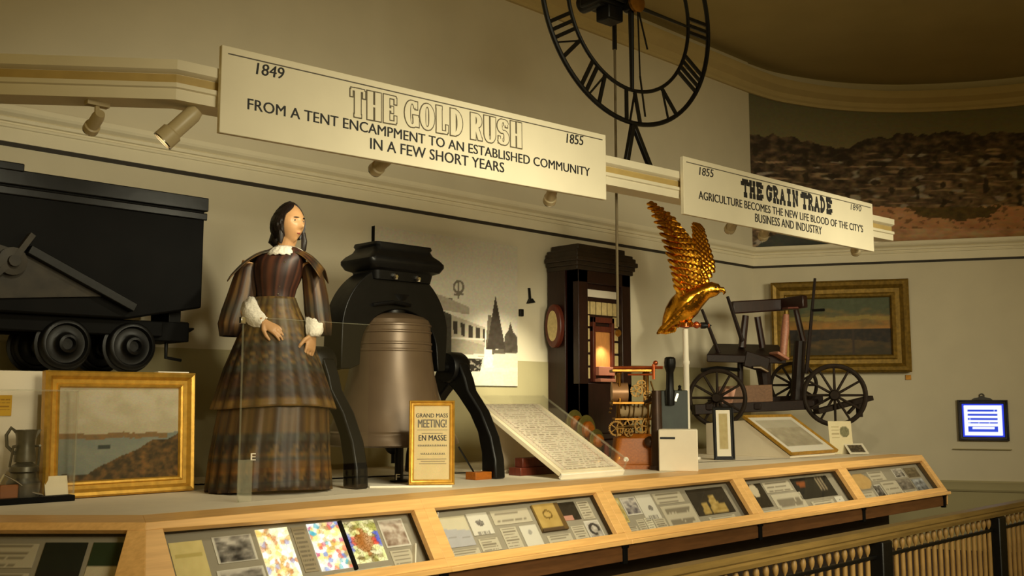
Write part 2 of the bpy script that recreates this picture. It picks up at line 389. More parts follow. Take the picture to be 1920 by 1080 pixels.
# ceiling, a cornice below it
mb = MB(); mb.prism([(-3.5, -4), (14, -4)] + [(p[0] + 0.15, p[1] + 0.12) for p in UP2[::-1]] + [(-3.5, YW + 0.1)], 5.68, 5.78); struct(mb.build('ceiling', M_CEIL))
CORN = [(-3.5, YW)] + UP2
sweep(CORN, [(0.0, 5.30), (0.03, 5.30), (0.035, 5.33), (0.06, 5.35), (0.07, 5.40), (0.15, 5.45), (0.17, 5.50), (0.17, 5.54), (0, 5.56)], 'trim_1', M_CORN)['kind'] = 'structure'
RAIL = [(-3.5, YW)] + WR
sweep(RAIL, [(0.0, 3.19), (0.025, 3.19), (0.025, 3.275), (0.035, 3.28), (0.035, 3.295), (0.028, 3.30), (0.028, 3.31), (0.045, 3.315), (0.05, 3.335), (0.04, 3.34), (0.075, 3.36), (0.085, 3.375), (0.085, 3.405), (0, 3.42)], 'trim_2', M_TRIM)['kind'] = 'structure'
sweep(RAIL, [(0.0, 3.165), (0.014, 3.165), (0.014, 3.19), (0, 3.19)], 'trim_3', M_DARKLINE)['kind'] = 'structure'
# olive lower zones and the low rail on the right wall
mb = MB(); mb.box(-3.5, 10.2, YW - 0.02, YW, ZP, 1.97); struct(mb.build('trim_4', M_WALL_LOW))
sweep(WR, [(0, 0.0), (0.006, 0.0), (0.006, 0.66), (0, 0.66)], 'trim_5', M_WALL_LOW)['kind'] = 'structure'
sweep(WR, [(0, 0.63), (0.02, 0.63), (0.03, 0.65), (0.022, 0.70), (0.03, 0.73), (0.02, 0.745), (0, 0.745)], 'trim_6', M_WALL_LOW)['kind'] = 'structure'
sweep(WR, [(0, 0.0), (0.02, 0.0), (0.02, 0.13), (0.01, 0.15), (0, 0.15)], 'baseboard_right', M_TRIM_OCHRE)['kind'] = 'structure'
# platform
corner = V((CX, CY, 0)); lend = corner - DL * 3.15
LG = 0.285; cin = V((CX, CY + LG, 0)) + V((LG * 0.408, 0, 0))
top = [(lend.x, YW), (lend.x - NL.x * LG, lend.y - NL.y * LG), (cin.x, cin.y), (XE + 0.05, CY + LG), (10.15, YW - 0.01)]
mb = MB(); mb.prism(top, ZP - 0.025, ZP); struct(mb.build('platform_top', M_CREAM))
ins = 0.28; c2 = corner - V((0, -1, 0)) * ins + V((ins * 0.41, 0, 0))
base = [(lend.x + 0.2, YW), (lend.x - NL.x * ins, lend.y - NL.y * ins), (c2.x, c2.y), (XE - 0.15, CY + ins), (10.1, YW - 0.01)]
mb = MB(); mb.prism(base, 0, ZP - 0.025); struct(mb.build('platform_base', mat('base_dark_wood', (44, 31, 19), .7, var=.2)))  # brown-black tone holds the shade under the cases

def rgbj(c, k): return tuple(max(0, min(255, x * (1 + .012 * k) + k)) for x in c)
# mural on the upper wall
def mural_col(px, py):
    h = 250 + 16 * nz(px / 70, 3.1) + 26 * math.exp(-((px - 1560) / 90.0) ** 2) * 0.9 + 8 * nz(px / 18, 8.0)
    sky = mixc((74, 72, 50), (112, 98, 62), (py - 190) / 110)
    n1, n2, n3 = fbm(px / 38, py / 16, 2), fbm(px / 14, py / 8, 5), fbm(px / 90, py / 40, 9)
    if py < h: return mixc(sky, (90, 84, 58), 0.4 * n1 + 0.3)
    low = 388 + 18 * n3 + (max(0, 1560 - px)) * 0.5
    if py < low:
        t = (py - h) / max(20, low - h); rt = max(0, min(1, (px - 1500) / 350))
        c = mixc((38, 29, 20), (128, 102, 72), .14 + .55 * t * (.5 + .5 * rt) + .75 * n1 + .8 * n2)
        st = nz(px / 46, py / 4.5, 6)
        if st > .22 and t > .2: c = mixc(c, (156, 128, 98), min(.8, (st - .22) * 3))
        g = nz(px / 30, py / 11, 4)
        if g > .3 and t > .25: c = mixc(c, (150, 140, 128), min(.8, (g - .3) * 5))
        k = nz(px / 16, py / 12, 12)
        if k > .25: c = mixc(c, (36, 28, 16), min(.85, (k - .25) * 6))
        return c
    c = mixc((196, 144, 104), (160, 110, 74), 0.5 + n1)
    if n2 > 0.18: c = mixc(c, (96, 66, 42), 0.7)
    if math.hypot((px - 1790) / 80, (py - 392) / 20) < 1 + .7 * n1: c = mixc((58, 46, 24), (104, 82, 40), 0.5 + n2)
    if py > 428 and px > 1600: c = mixc((210, 160, 120), (120, 84, 58), 0.3 + n1)
    if px < 1600: c = mixc((62, 62, 52), (40, 44, 42), 0.5 + n1)
    return c
dense = smooth_path(UPW, 26); vs, cs, fs = [], [], []; NZ = 150
P2 = [p for p in dense if p[0] >= 10.36]
for j in range(NZ + 1):
    z = 3.32 + (5.31 - 3.32) * j / NZ
    for i, p in enumerate(P2):
        a = V((*P2[max(0, i - 1)], 0)); b = V((*P2[min(len(P2) - 1, i + 1)], 0)); t = (b - a).normalized()
        q = V((p[0], p[1], z)) + V((t.y, -t.x, 0)) * -0.012; vs.append(q); px, py = proj(q); cs.append(L4(rgbj(mural_col(min(px, 2600), py), 22)))
n = len(P2)
for j in range(NZ):
    for i in range(n - 1): fs.append((j * n + i, j * n + i + 1, (j + 1) * n + i + 1, (j + 1) * n + i))
me = bpy.data.meshes.new('mural'); o0 = V((12.3, 5.6, 3.32)); me.from_pydata([p - o0 for p in vs], [], fs); me.update()
at = me.color_attributes.new('col', 'FLOAT_COLOR', 'POINT')
for i, c in enumerate(cs): at.data[i].color = c
o = bpy.data.objects.new('mural', me); COL.objects.link(o); o.location = o0; me.materials.append(vc_mat('mural_paint', 0.8)); ORG['mural'] = o0
md = o.modifiers.new('board', 'SOLIDIFY'); md.thickness = 0.008; md.offset = -1
tag(o, 'wide painted panorama of a hillside town on the curved upper right wall', 'mural')

# ================================================================ DISPLAY CASES
SL = math.hypot(0.234, 0.33)
class Case: pass
def make_case(origin, d, Ls, shl, shr, label, brackets=(), end_panel=False, gtl=-0.062, gtr=-0.062):
    d = V(d); n = V((d.y, -d.x, 0)); up = (-n * 0.234 + EZ * 0.33).normalized(); N = d.cross(up)
    O = V(origin); M = frame(O, d, up, N); c = Case(); c.M = M; c.d = d; c.up = up; c.N = N; c.O = O; c.L = Ls
    root = thing('display_case', label, 'display case', O + n * 0.234 - EZ * 0.33 + d * (Ls / 2), 'slanted oak display cases along the platform'); c.root = root
    sl = lambda v: -shl * (v / -SL); sr = lambda v: Ls + shr * (v / -SL)
    c.g0, c.g1, c.gt, c.gb = 0.07, Ls - 0.07, max(gtl, gtr), -0.352
    mb = MB(M)
    mb.prism([(sl(0), 0), (sl(gtl), gtl), (c.g0, gtl), (c.g1, gtr), (sr(gtr), gtr), (sr(0), 0)], -0.035, 0)
    mb.prism([(sl(c.gb), c.gb), (sl(-SL), -SL), (sr(-SL), -SL), (sr(c.gb), c.gb)], -0.035, 0)
    mb.prism([(sl(gtl), gtl), (sl(c.gb), c.gb), (c.g0, c.gb), (c.g0, gtl)], -0.035, 0)
    mb.prism([(c.g1, gtr), (c.g1, c.gb), (sr(c.gb), c.gb), (sr(gtr), gtr)], -0.035, 0)
    mb.build('frame', M_OAK, root, bevel=0.0025, weld=False)
    mb = MB(); T = frame(O, d, n, EZ)       # lip, apron and underside (x along, y out, z up)
    ex = lambda o: (-shl * o / 0.234 - 0.0, Ls + shr * o / 0.234)
    def slab(o0, o1, z0, z1):
        a0, b0 = ex(o0); a1, b1 = ex(o1)
        mb.prism([(a0, o0), (b0, o0), (b1, o1), (a1, o1)], z0, z1, T)
    k0_ = 0.408 * LG if shl else 0.0; k1_ = 0.408 * LG if shr else 0.0
    mt = MB(T); mt.prism([(0, 0), (Ls, 0), (Ls - k1_, -LG), (k0_, -LG)], -0.022, 0.0); mt.build('top_board', M_OAK, root, bevel=0.002)
    slab(0.17, 0.262, -0.352, -0.325); mb.build('lip', M_OAK, root, bevel=0.004)
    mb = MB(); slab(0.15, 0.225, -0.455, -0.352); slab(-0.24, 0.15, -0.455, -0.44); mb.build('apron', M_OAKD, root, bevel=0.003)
    mb = MB(M); s0, s1 = c.g0 - 0.03, c.g1 + 0.03; v0, v1 = c.gb - 0.012, c.gt + 0.02
    mb.box(s0, s1, v0, v1, -0.095, -0.085); mb.build('mount_board', M_MOUNT, root)
    mb = MB(M)
    mb.box(s0, s1, v1 - 0.006, v1, -0.085, -0.036); mb.box(s0, s1, v0, v0 + 0.004, -0.085, -0.036); mb.box(s0, s0 + 0.004, v0, v1, -0.085, -0.036); mb.box(s1 - 0.004, s1, v0, v1, -0.085, -0.036)
    mb.build('lining', M_CASELINE, root, weld=False)
    mb = MB(M); mb.box(c.g0 - 0.01, c.g1 + 0.01, c.gb - 0.008, c.gt + 0.008, -0.034, -0.030); mb.build('glass_pane', M_GLASS, root, smooth=False)
    for s in brackets:
        mb = MB(T); mb.box(s - 0.05, s - 0.01, 0.2, 0.236, -0.47, -0.345); mb.box(s - 0.058, s - 0.002, 0.195, 0.24, -0.375, -0.355); mb.build('bracket', M_IRONB, root, bevel=0.003)
    if end_panel:
        mb = MB(frame(O + d * (Ls - 0.02), n, EZ, d)); mb.prism([(0.0, -0.01), (0.234, -0.34), (0.225, -0.45), (-0.2, -0.45), (-0.2, -0.025)], 0, 0.02); mb.build('end_panel', M_OAK, root, bevel=0.003)
    return c
BND = [1.97, 3.48, 4.93, 6.44, 8.0, XE]
cases = []
c1 = make_case(V((CX, CY, ZP)) - DL * 1.6, DL, 1.6, 0, 0.096, 'angled oak case at left end, below the gold framed landscape', (1.1,), gtl=-0.036, gtr=-0.036)
cases.append(c1)
CL = ['oak case with bright stained glass, below the woman in plaid dress', 'oak case below the framed poster and slanted white book', 'oak case below the brass machine and cream block', 'oak case below the slanted gold framed picture', 'last oak case at far right end, below the wooden cart']
for i in range(5):
    L = BND[i + 1] - BND[i]
    cases.append(make_case((BND[i], CY, ZP), EX, L, 0.096 if i == 0 else 0, 0, CL[i], (L - 0.0 if i < 4 else L - 0.05,), i == 4, gtl=-0.036 if i == 0 else -0.062))

M_PRINT = vc_mat('printed_card', 0.75)
def rgbj(c, k): return tuple(max(0, min(255, x + k)) for x in c)
def f_text(lines, paper=(206, 196, 172), ink=(120, 110, 92), seed=1.0, title=False):
    def fn(u, v):
        t = 1 - v; k = t * (lines + 1); i = int(k); fr = k - i
        if u < .08 or u > .92 or t < .06 or t > .95: return paper
        end = 0.92 - 0.5 * abs(nz(i * 3.7, seed)) 
        if 0.3 < fr < 0.72 and u < end and nz(u * 26, i * 5.1, seed) > -0.35: return mixc(ink, paper, 0.25)
        return paper
    return fn
def f_draw(paper=(226, 220, 204), ink=(88, 82, 78), cx=.5, cy=.55, r=.24, seed=2.0, sub=True):
    def fn(u, v):
        d = math.hypot((u - cx) / 1.0, (v - cy) / .8)
        if d < r * (0.75 + 0.6 * fbm(u * 6, v * 6, seed)): return mixc(ink, paper, 0.35 + fbm(u * 12, v * 12, seed))
        if sub and v < .16 and .2 < u < .8 and nz(u * 30, seed) > -.1: return mixc(ink, paper, .5)
        if u < .03 or u > .97 or v < .03 or v > .97: return rgbj(paper, -24)
        return paper
    return fn
def f_photo(seed, lo=(46, 42, 38), hi=(214, 206, 194), border=(224, 218, 204), bw=.05, sc=4.0, bias=0.5):
    def fn(u, v):
        if u < bw or u > 1 - bw or v < bw or v > 1 - bw: return border
        return mixc(lo, hi, bias + 1.1 * fbm(u * sc, v * sc * 1.3, seed) + (v - .5) * .5)
    return fn
def f_plain(c, seed=3.0, a=8): return lambda u, v: rgbj(c, a * nz(u * 3, v * 3, seed))
def card(c, name, label, cat, a0, a1, t0, t1, fn, n=26, material=None, th=0.004, group=None, rot=0.0, w=-0.0845):
    s0 = c.g0 + (c.g1 - c.g0) * a0; s1 = c.g0 + (c.g1 - c.g0) * a1; hv = c.gt - c.gb
    vb = c.gt - hv * t1; vt = c.gt - hv * t0
    M = frame(c.M @ V((s0, vb, w)), c.d, c.up, c.N)
    if rot: M = M @ Matrix.Translation(((s1 - s0) / 2, (vt - vb) / 2, 0)) @ Matrix.Rotation(rot, 4, 'Z') @ Matrix.Translation((-(s1 - s0) / 2, -(vt - vb) / 2, 0))
    ny = max(8, int(n * (vt - vb) / (s1 - s0))); ny = min(ny, 60)
    o = paint(name, M, s1 - s0, vt - vb, n, ny, fn, material or M_PRINT, th=th)
    return tag(o, label, cat, group)

# --- angled case at left (only its right half is in view)
def frac(c, s): return (s - c.g0) / (c.g1 - c.g0)
def pxs(c, px):                       # position along the case front of a picture column
    p = Wp(px, 1040, c.O, c.N); return frac(c, (p - c.O).dot(c.d))
def f_pots(u, v):
    c = (26, 34, 24) if v > .55 else (30, 28, 24)
    for cx, w_, h_, k in ((.25, .11, .36, 90), (.5, .15, .42, 110), (.74, .12, .34, 84)):
        if abs(u - cx) < w_ * (1 - .5 * max(0, v - h_ * .6)) and v < h_: c = rgbj((k, k, k - 14), 22 * nz(u * 14, v * 14))
    if v < .12 and .3 < u < .7: c = (196, 184, 160)
    return c
card(c1, 'photograph', 'dark photograph of pots in the angled left case, beside the open booklet', 'photograph', pxs(c1, 60), pxs(c1, 142), .05, .98, f_pots)
def f_book(u, v):
    if v > .62: return (40, 58, 30)
    if abs(v - .36) < .03 and .1 < u < .8 and nz(u * 22, 2.2) > -.25: return (120, 104, 88)
    return rgbj((214, 200, 168), 6 * nz(u * 4, v * 4))
card(c1, 'booklet', 'old cream booklet on green ground at right end of the angled left case', 'booklet', pxs(c1, 153), pxs(c1, 246), .05, .98, f_book)
card(c1, 'text_card', 'upper grey text card at left frame edge in the angled left case', 'text card', pxs(c1, -70), pxs(c1, 49), .07, .42, f_text(5, seed=9), group='caption cards in the angled case')
card(c1, 'text_card', 'lower grey text card at left frame edge in the angled left case', 'text card', pxs(c1, -70), pxs(c1, 48), .5, .98, f_text(7, seed=4), group='caption cards in the angled case')

# --- case with coloured reflections, built as glowing panels inside
c2_ = cases[1]
M_REFL = vc_mat('stained_glass', 0.25, emis=0.95)  # no lamp: the glow imitates reflections in the case glass
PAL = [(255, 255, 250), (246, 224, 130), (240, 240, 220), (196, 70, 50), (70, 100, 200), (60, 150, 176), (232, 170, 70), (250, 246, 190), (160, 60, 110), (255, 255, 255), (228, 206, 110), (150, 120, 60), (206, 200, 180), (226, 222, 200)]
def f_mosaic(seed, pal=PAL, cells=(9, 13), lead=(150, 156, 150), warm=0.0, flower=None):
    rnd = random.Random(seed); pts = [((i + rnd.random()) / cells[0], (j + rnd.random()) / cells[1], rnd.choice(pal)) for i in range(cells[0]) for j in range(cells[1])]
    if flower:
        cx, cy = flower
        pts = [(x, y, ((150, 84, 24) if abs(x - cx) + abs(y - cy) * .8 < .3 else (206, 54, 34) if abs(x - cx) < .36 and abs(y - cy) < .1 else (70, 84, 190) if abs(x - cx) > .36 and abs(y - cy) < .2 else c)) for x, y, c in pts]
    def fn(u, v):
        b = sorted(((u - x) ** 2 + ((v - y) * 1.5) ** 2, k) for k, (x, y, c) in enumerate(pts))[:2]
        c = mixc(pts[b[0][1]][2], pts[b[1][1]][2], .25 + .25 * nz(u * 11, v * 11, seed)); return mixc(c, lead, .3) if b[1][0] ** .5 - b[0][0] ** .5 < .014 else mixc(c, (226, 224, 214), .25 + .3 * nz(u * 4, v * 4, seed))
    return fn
G2 = 'exhibits in the stained glass case'
def f_yb(u, v):
    if .1 < u < .9 and abs(v - .72) < .04: return (206, 186, 110)
    return rgbj((232, 212, 142), 9 * nz(u * 5, v * 5))
card(c2_, 'booklet', 'tall pale yellow booklet at left end of the stained glass case', 'booklet', .035, .15, .1, .86, f_yb)
card(c2_, 'photograph', 'street scene photograph right of the pale yellow booklet', 'photograph', .185, .33, .08, .5, f_photo(1.4, bias=.55))
card(c2_, 'photograph', 'lower landscape photograph near the pale yellow booklet', 'photograph', .17, .34, .6, .88, f_photo(6.4, bias=.6))
card(c2_, 'text_card', 'small plain card under the pale yellow booklet', 'text card', .04, .15, .9, 1.0, f_text(2, seed=3))
card(c2_, 'stained_glass_panel', 'bright yellow, orange and white stained glass panel at left of the case', 'stained glass', .35, .475, .03, .9, f_mosaic(3, [(255, 255, 250), (250, 246, 200), (236, 190, 90), (196, 150, 60), (170, 96, 40), (250, 240, 170), (214, 206, 150), (140, 140, 190), (232, 228, 214)]), 40, M_REFL)  # stands for a reflection in the case glass, no real stained glass
card(c2_, 'text_card', 'dull grey card standing between the two bright stained glass panels', 'text card', .49, .545, .05, .8, f_text(9, paper=(170, 156, 128), seed=7))
card(c2_, 'stained_glass_panel', 'white, blue and red stained glass panel in middle of the case', 'stained glass', .555, .685, .02, .82, f_mosaic(11, PAL), 44, M_REFL)  # stands for a reflection in the case glass, no real stained glass
card(c2_, 'stained_glass_panel', 'green and brown flower stained glass panel beside the dark bar', 'stained glass', .7, .845, .05, .78, f_mosaic(5, [(214, 222, 140), (240, 232, 160), (150, 150, 60), (110, 92, 40), (226, 220, 170)], (9, 12), (70, 74, 60), flower=(.5, .5)), 44, vc_mat('stained_glass_dim', .25, emis=0.55))  # stands for a reflection in the case glass, no real stained glass
mb = MB(c2_.M); mb.box(c2_.g0 + (c2_.g1 - c2_.g0) * .688, c2_.g0 + (c2_.g1 - c2_.g0) * .698, c2_.gb + .04, c2_.gt - .01, -0.0845, -0.066)
tag(mb.build('divider_bar', M_IRONB), 'dark upright bar between two stained glass panels', 'bar')
card(c2_, 'photograph', 'pale photograph of a building at right end of the stained glass case', 'photograph', .86, .975, .08, .58, f_photo(8.2, hi=(226, 214, 200), lo=(110, 80, 60), bias=.7))
card(c2_, 'text_card', 'grey text card under the pale building photograph', 'text card', .865, .96, .64, .97, f_text(4, seed=6))
card(c2_, 'text_card', 'long narrow pale strip along the bottom of the stained glass case', 'text card', .6, .85, .88, .99, f_mosaic(21, [(206, 204, 190), (226, 222, 170), (186, 186, 176)], (22, 3)), 40)
card(c2_, 'text_card', 'narrow pale strip below the yellow and orange stained glass panel', 'text card', .36, .58, .93, .995, f_text(1, paper=(214, 222, 226), seed=2))

# --- case under the poster
c3_ = cases[2]; G3 = 'cards in the case under the poster'
def f_two(u, v): return rgbj((216, 206, 176), 5 * nz(u * 4, v * 4)) if v > .62 - .12 * u else rgbj((186, 184, 186), 5 * nz(u * 4, v * 4)) if abs(v - .34 + .08 * u) > .012 else (160, 156, 152)
K = lambda *a, **k: card(c3_, *a, **k)
K('document', 'large cream and lavender document at left of the case under the poster', 'document', .05, .195, .07, .7, f_two)
K('text_card', 'bottom left text card under the cream and lavender document', 'text card', .045, .2, .76, .97, f_text(3, seed=5), group=None)
K('drawing', 'white card with a grey engraved figure right of the cream document', 'drawing', .205, .325, .05, .52, f_draw())
K('text_card', 'small plain text card under the engraved figure', 'text card', .215, .325, .6, .86, f_text(4, seed=8))
K('text_card', 'wide text card in upper row between engraving and ochre picture', 'text card', .345, .575, .05, .36, f_text(5, seed=11))
K('text_card', 'tall text card left of the white sheet with faint sketches', 'text card', .36, .455, .43, .98, f_text(8, seed=12))
K('drawing', 'white sheet with two faint sketches in middle of lower row', 'drawing', .475, .58, .43, .96, f_draw(cx=.5, cy=.7, r=.16, seed=5, ink=(150, 146, 140)))
def f_ochre(u, v):
    if u > .84: return (112, 86, 44)
    if v < .1: return (90, 70, 46)
    d = math.hypot(u - .42, (v - .6) * 1.1)
    return (120, 92, 36) if abs(d - .16) < .03 or (abs(v - .55) < .02 and .2 < u < .66) else rgbj((196, 164, 92), 14 * nz(u * 4, v * 4))
K('picture', 'ochre boxed picture with brown edge in the case under the poster', 'picture', .6, .765, .03, .64, f_ochre, th=0.02)
K('text_card', 'lower text card under the ochre boxed picture', 'text card', .615, .77, .72, .97, f_text(4, seed=14))
def f_dk(u, v): return (206, 150, 130) if v < .26 and u < .55 else rgbj((52, 44, 30), 22 * fbm(u * 6, v * 6))
K('photograph', 'dark photograph with pink corner right of the ochre picture', 'photograph', .775, .89, .02, .44, f_dk)
K('text_card', 'upper right text card beside the dark photograph with pink corner', 'text card', .905, .985, .04, .46, f_text(6, seed=15))
K('text_card', 'tall narrow text card left of the grey horseshoe photograph', 'text card', .79, .88, .58, .96, f_text(6, seed=16))
def f_shoe(u, v):
    d = math.hypot((u - .5) / 1.1, v - .52)
    return (70, 64, 60) if .2 < d < .34 and not (u > .6 and v < .4) else f_photo(4.4, lo=(130, 124, 116), bias=.7)(u, v)
K('photograph', 'white photograph with a grey curved shape at lower right of the case under the poster', 'photograph', .89, .99, .5, .92, f_shoe)

# --- case under the brass machine
c4_ = cases[3]; K = lambda *a, **k: card(c4_, *a, **k)
K('print', 'yellow ochre print at upper left of the case under the brass machine', 'print', .025, .1, .05, .66, f_photo(7.7, lo=(150, 122, 50), hi=(232, 222, 170), border=(214, 196, 120)))
K('photograph', 'grey portrait photograph right of the yellow ochre print', 'photograph', .11, .22, .05, .5, f_photo(9.1, lo=(84, 78, 84), bias=.6))
K('drawing', 'white card with a dark curl beside the grey portrait photograph', 'drawing', .225, .345, .03, .66, f_draw(cx=.6, cy=.45, r=.2, seed=7))
K('text_card', 'small square text card at lower left corner under the ochre print', 'text card', .045, .13, .76, .99, f_text(4, seed=17))
K('text_card', 'narrow grey text card left of the slim white slip', 'text card', .145, .2, .62, .99, f_text(6, seed=18))
K('text_card', 'slim bright white slip between two grey cards', 'text card', .21, .26, .6, .98, f_text(6, paper=(230, 222, 196), seed=19))
K('text_card', 'square grey text card right of the slim white slip', 'text card', .27, .355, .66, .98, f_text(5, seed=20))
K('text_card', 'upper middle text card beside the dark picture with yellow figures', 'text card', .36, .585, .04, .32, f_text(4, seed=21))
K('text_card', 'large text card below the upper middle one, beside the dark picture', 'text card', .37, .62, .38, .95, f_text(9, seed=22))
def f_fig(u, v):
    c = rgbj((58, 50, 36), 16 * fbm(u * 5, v * 5))
    for cx, w_, h in ((.28, .1, .5), (.55, .16, .72), (.75, .08, .4)):
        if abs(u - cx) < w_ * (1.1 - v) and .06 < v < h: c = rgbj((190, 160, 90), 40 * nz(u * 9, v * 9))
    return c
K('photograph', 'large dark picture of yellow figures at right of the case under the brass machine', 'photograph', .635, .96, .03, .74, f_fig)
K('text_card', 'long cream caption strip under the dark picture of yellow figures', 'text card', .7, .93, .8, .97, f_text(2, seed=23))

# --- case under the slanted picture
c5_ = cases[4]; K = lambda *a, **k: card(c5_, *a, **k)
def f_plate(u, v): return (214, 200, 170) if math.hypot(u - .5, (v - .72) * .7) < .2 + .04 * nz(u * 9, v * 9) else rgbj((54, 46, 28), 20 * fbm(u * 6, v * 6))
K('photograph', 'dark picture of a pale round plate at left of the case under the slanted picture', 'photograph', .03, .22, .05, .74, f_plate)
K('text_card', 'low caption strip below the picture of the pale plate', 'text card', .08, .27, .8, .98, f_text(2, seed=24))
K('text_card', 'upper text card right of the pale plate picture', 'text card', .235, .5, .05, .36, f_text(4, seed=25))
K('text_card', 'large text card below the upper one, right of the pale plate picture', 'text card', .25, .55, .42, .96, f_text(9, seed=26))
def f_dkr(u, v):
    if math.hypot(u - .2, v - .72) < .12: return (150, 84, 40)
    if .62 < u < .84 and .3 < v < .9: return (156, 140, 112) if (int(u * 40) % 3) else (70, 60, 50)
    return rgbj((44, 40, 30), 14 * fbm(u * 6, v * 6))
K('photograph', 'dark still life with orange spot in the case under the slanted picture', 'photograph', .53, .93, .02, .66, f_dkr)
K('text_card', 'long caption strip under the dark still life', 'text card', .6, .84, .76, .96, f_text(2, seed=27))
K('drawing', 'pale slanting slip at lower right corner, beside the caption under the still life', 'drawing', .87, .96, .7, .96, f_draw(r=.1, seed=9))

# --- last case
c6_ = cases[5]; K = lambda *a, **k: card(c6_, *a, **k)
def f_disc(u, v): return rgbj((206, 168, 104), 18 * fbm(u * 5, v * 5)) if math.hypot(u - .5, v - .5) < .48 else (150, 142, 124)
K('plate', 'round ochre disc at upper left of the last oak case', 'plate', .07, .3, .06, .62, f_disc)
K('text_card', 'text card right of the round ochre disc', 'text card', .31, .5, .06, .38, f_text(4, seed=28))
K('text_card', 'lower text card below the round ochre disc', 'text card', .08, .24, .68, .96, f_text(4, seed=29))
K('photograph', 'small dark photograph of a curved metal object in the last oak case', 'photograph', .27, .37, .5, .97, f_photo(3.3, bias=.3))
K('text_card', 'large text card in middle of the last oak case', 'text card', .39, .6, .44, .95, f_text(8, seed=30))
K('photograph', 'white edged photograph in upper row of the last oak case', 'photograph', .63, .77, .04, .36, f_photo(5.9, bias=.6))
K('photograph', 'grey photograph under the white edged one in the last oak case', 'photograph', .6, .78, .42, .78, f_photo(2.7, lo=(70, 64, 58), hi=(170, 160, 146), border=(120, 112, 100)))
K('photograph', 'bluish grey photograph at lower right end of the last oak case', 'photograph', .8, .96, .46, .95, f_photo(6.8, lo=(64, 66, 70), hi=(196, 200, 204), border=(150, 150, 150)))
K('photograph', 'brown dim photograph at upper right end of the last oak case', 'photograph', .8, .96, .06, .4, f_photo(7.1, lo=(70, 58, 40), hi=(150, 134, 100), border=(120, 104, 76)))
K('text_card', 'long low text card along bottom right of the last oak case', 'text card', .62, .78, .83, .97, f_text(2, seed=31))
# pale diagonal strips at the ends of two cases
for c, a, nm in ((c2_, .955, 'white slanting prop inside right end of the stained glass case'), (c3_, .02, 'white slanting prop inside left end of the case under the poster')):
    s = c.g0 + (c.g1 - c.g0) * a; t0, t1 = ((.6, .96) if c is c2_ else (.0, .34)); hv = c.gt - c.gb
    mb = MB(c.M); mb.bar((s - .02, c.gt - hv * t1, -.07), (s + .035, c.gt - hv * t0, -.07), .006, .034, up=(0, 0, 1)); tag(mb.build('support_strip', M_WHITE), nm, 'support strip')  # plain pale strip, not known to support anything
# ================================================================ HEADER BEAM, SIGNS, CLOCK
B0 = V((2.03, 4.25, 0)); BD = V((0.9978, -0.0665, 0)).normalized(); BN = V((BD.y, -BD.x, 0))
BL2 = V((-0.526, 0.417, 0)).normalized()
BZ0, BZ1 = 2.955, 3.135
pr = [(0.0, BZ0), (0.05, BZ0), (0.05, BZ0 + 0.05), (0.062, BZ0 + 0.055), (0.062, BZ0 + 0.075), (0.035, BZ0 + 0.08), (0.035, BZ0 + 0.122), (0.055, BZ0 + 0.128), (0.065, BZ0 + 0.135), (0.065, BZ1), (-0.1, BZ1), (-0.1, BZ0)]
pl = B0 + BL2 * 5.35; pe = B0 + BD * 6.2
broot = thing('header_beam', 'long cream moulded beam carrying the two signs above the display', 'beam', B0 + EZ * BZ0)
mb_o = sweep([(pl.x, pl.y), (B0.x, B0.y), (pe.x, pe.y)], pr, 'moulding', M_TRIM, origin=B0 + EZ * BZ0)
mb_o.parent = broot; mb_o.location = (0, 0, 0)
o = sweep([(pl.x, pl.y), (B0.x, B0.y), (pe.x, pe.y)], [(0.0349, BZ0 + 0.082), (0.038, BZ0 + 0.082), (0.038, BZ0 + 0.12), (0.0349, BZ0 + 0.12)], 'ochre_band', M_TRIM_OCHRE, origin=B0 + EZ * BZ0)
o.parent = broot; o.location = (0, 0, 0); o['label'] = 'ochre recessed band of the beam'
SP0 = B0 + BN * 0.075                   # plane of the sign backs
MS = frame(SP0, BD, EZ, BN)
def sgn(px, py, off=0.03):
    p = Wp(px, py, SP0 + BN * off, BN) - SP0; return p.dot(BD), p.z
def make_sign(label, tl, bl, tr, br):
    sa, za = sgn(*tl); sb, zb = sgn(*bl); sc_, zc = sgn(*tr); sd, ze = sgn(*br)
    x0, x1 = (sa + sb) / 2, (sc_ + sd) / 2
    root = thing('sign', label, 'sign', SP0 + BD * ((x0 + x1) / 2) + EZ * ((zb + ze) / 2))
    mb = MB(MS); mb.prism([(x0, zb), (x1, ze), (x1, zc), (x0, za)], 0, 0.03); mb.build('board', M_TRIM, root, bevel=0.003)
    mb = MB(MS)
    for a, b in (((x0 + .03, za - .036), (x1 - .03, zc - .036)),): mb.prism([(a[0], a[1] - .003), (b[0], b[1] - .003), (b[0], b[1] + .003), (a[0], a[1] + .003)], 0.03, 0.0312)
    mb.build('border_line', M_INKG, root)
    return root, x0, x1
MT = frame(SP0 + BN * 0.0302, BD, EZ, BN)
def line(root, s, bl, tl, br, name, m=M_INK, shear=0.0, bold=0.0):
    a0, b0 = sgn(*bl); a1, b1 = sgn(*tl); a2, b2 = sgn(*br)
    ang = math.atan2(b2 - b0, a2 - a0); T = MT @ Matrix.Translation((a0, b0, 0)) @ Matrix.Rotation(ang, 4, 'Z')
    return text(s, 0, math.hypot(a2 - a0, b2 - b0), 0, b1 - b0, T, m, name, root, ext=0.0012, shear=shear, bold=bold)
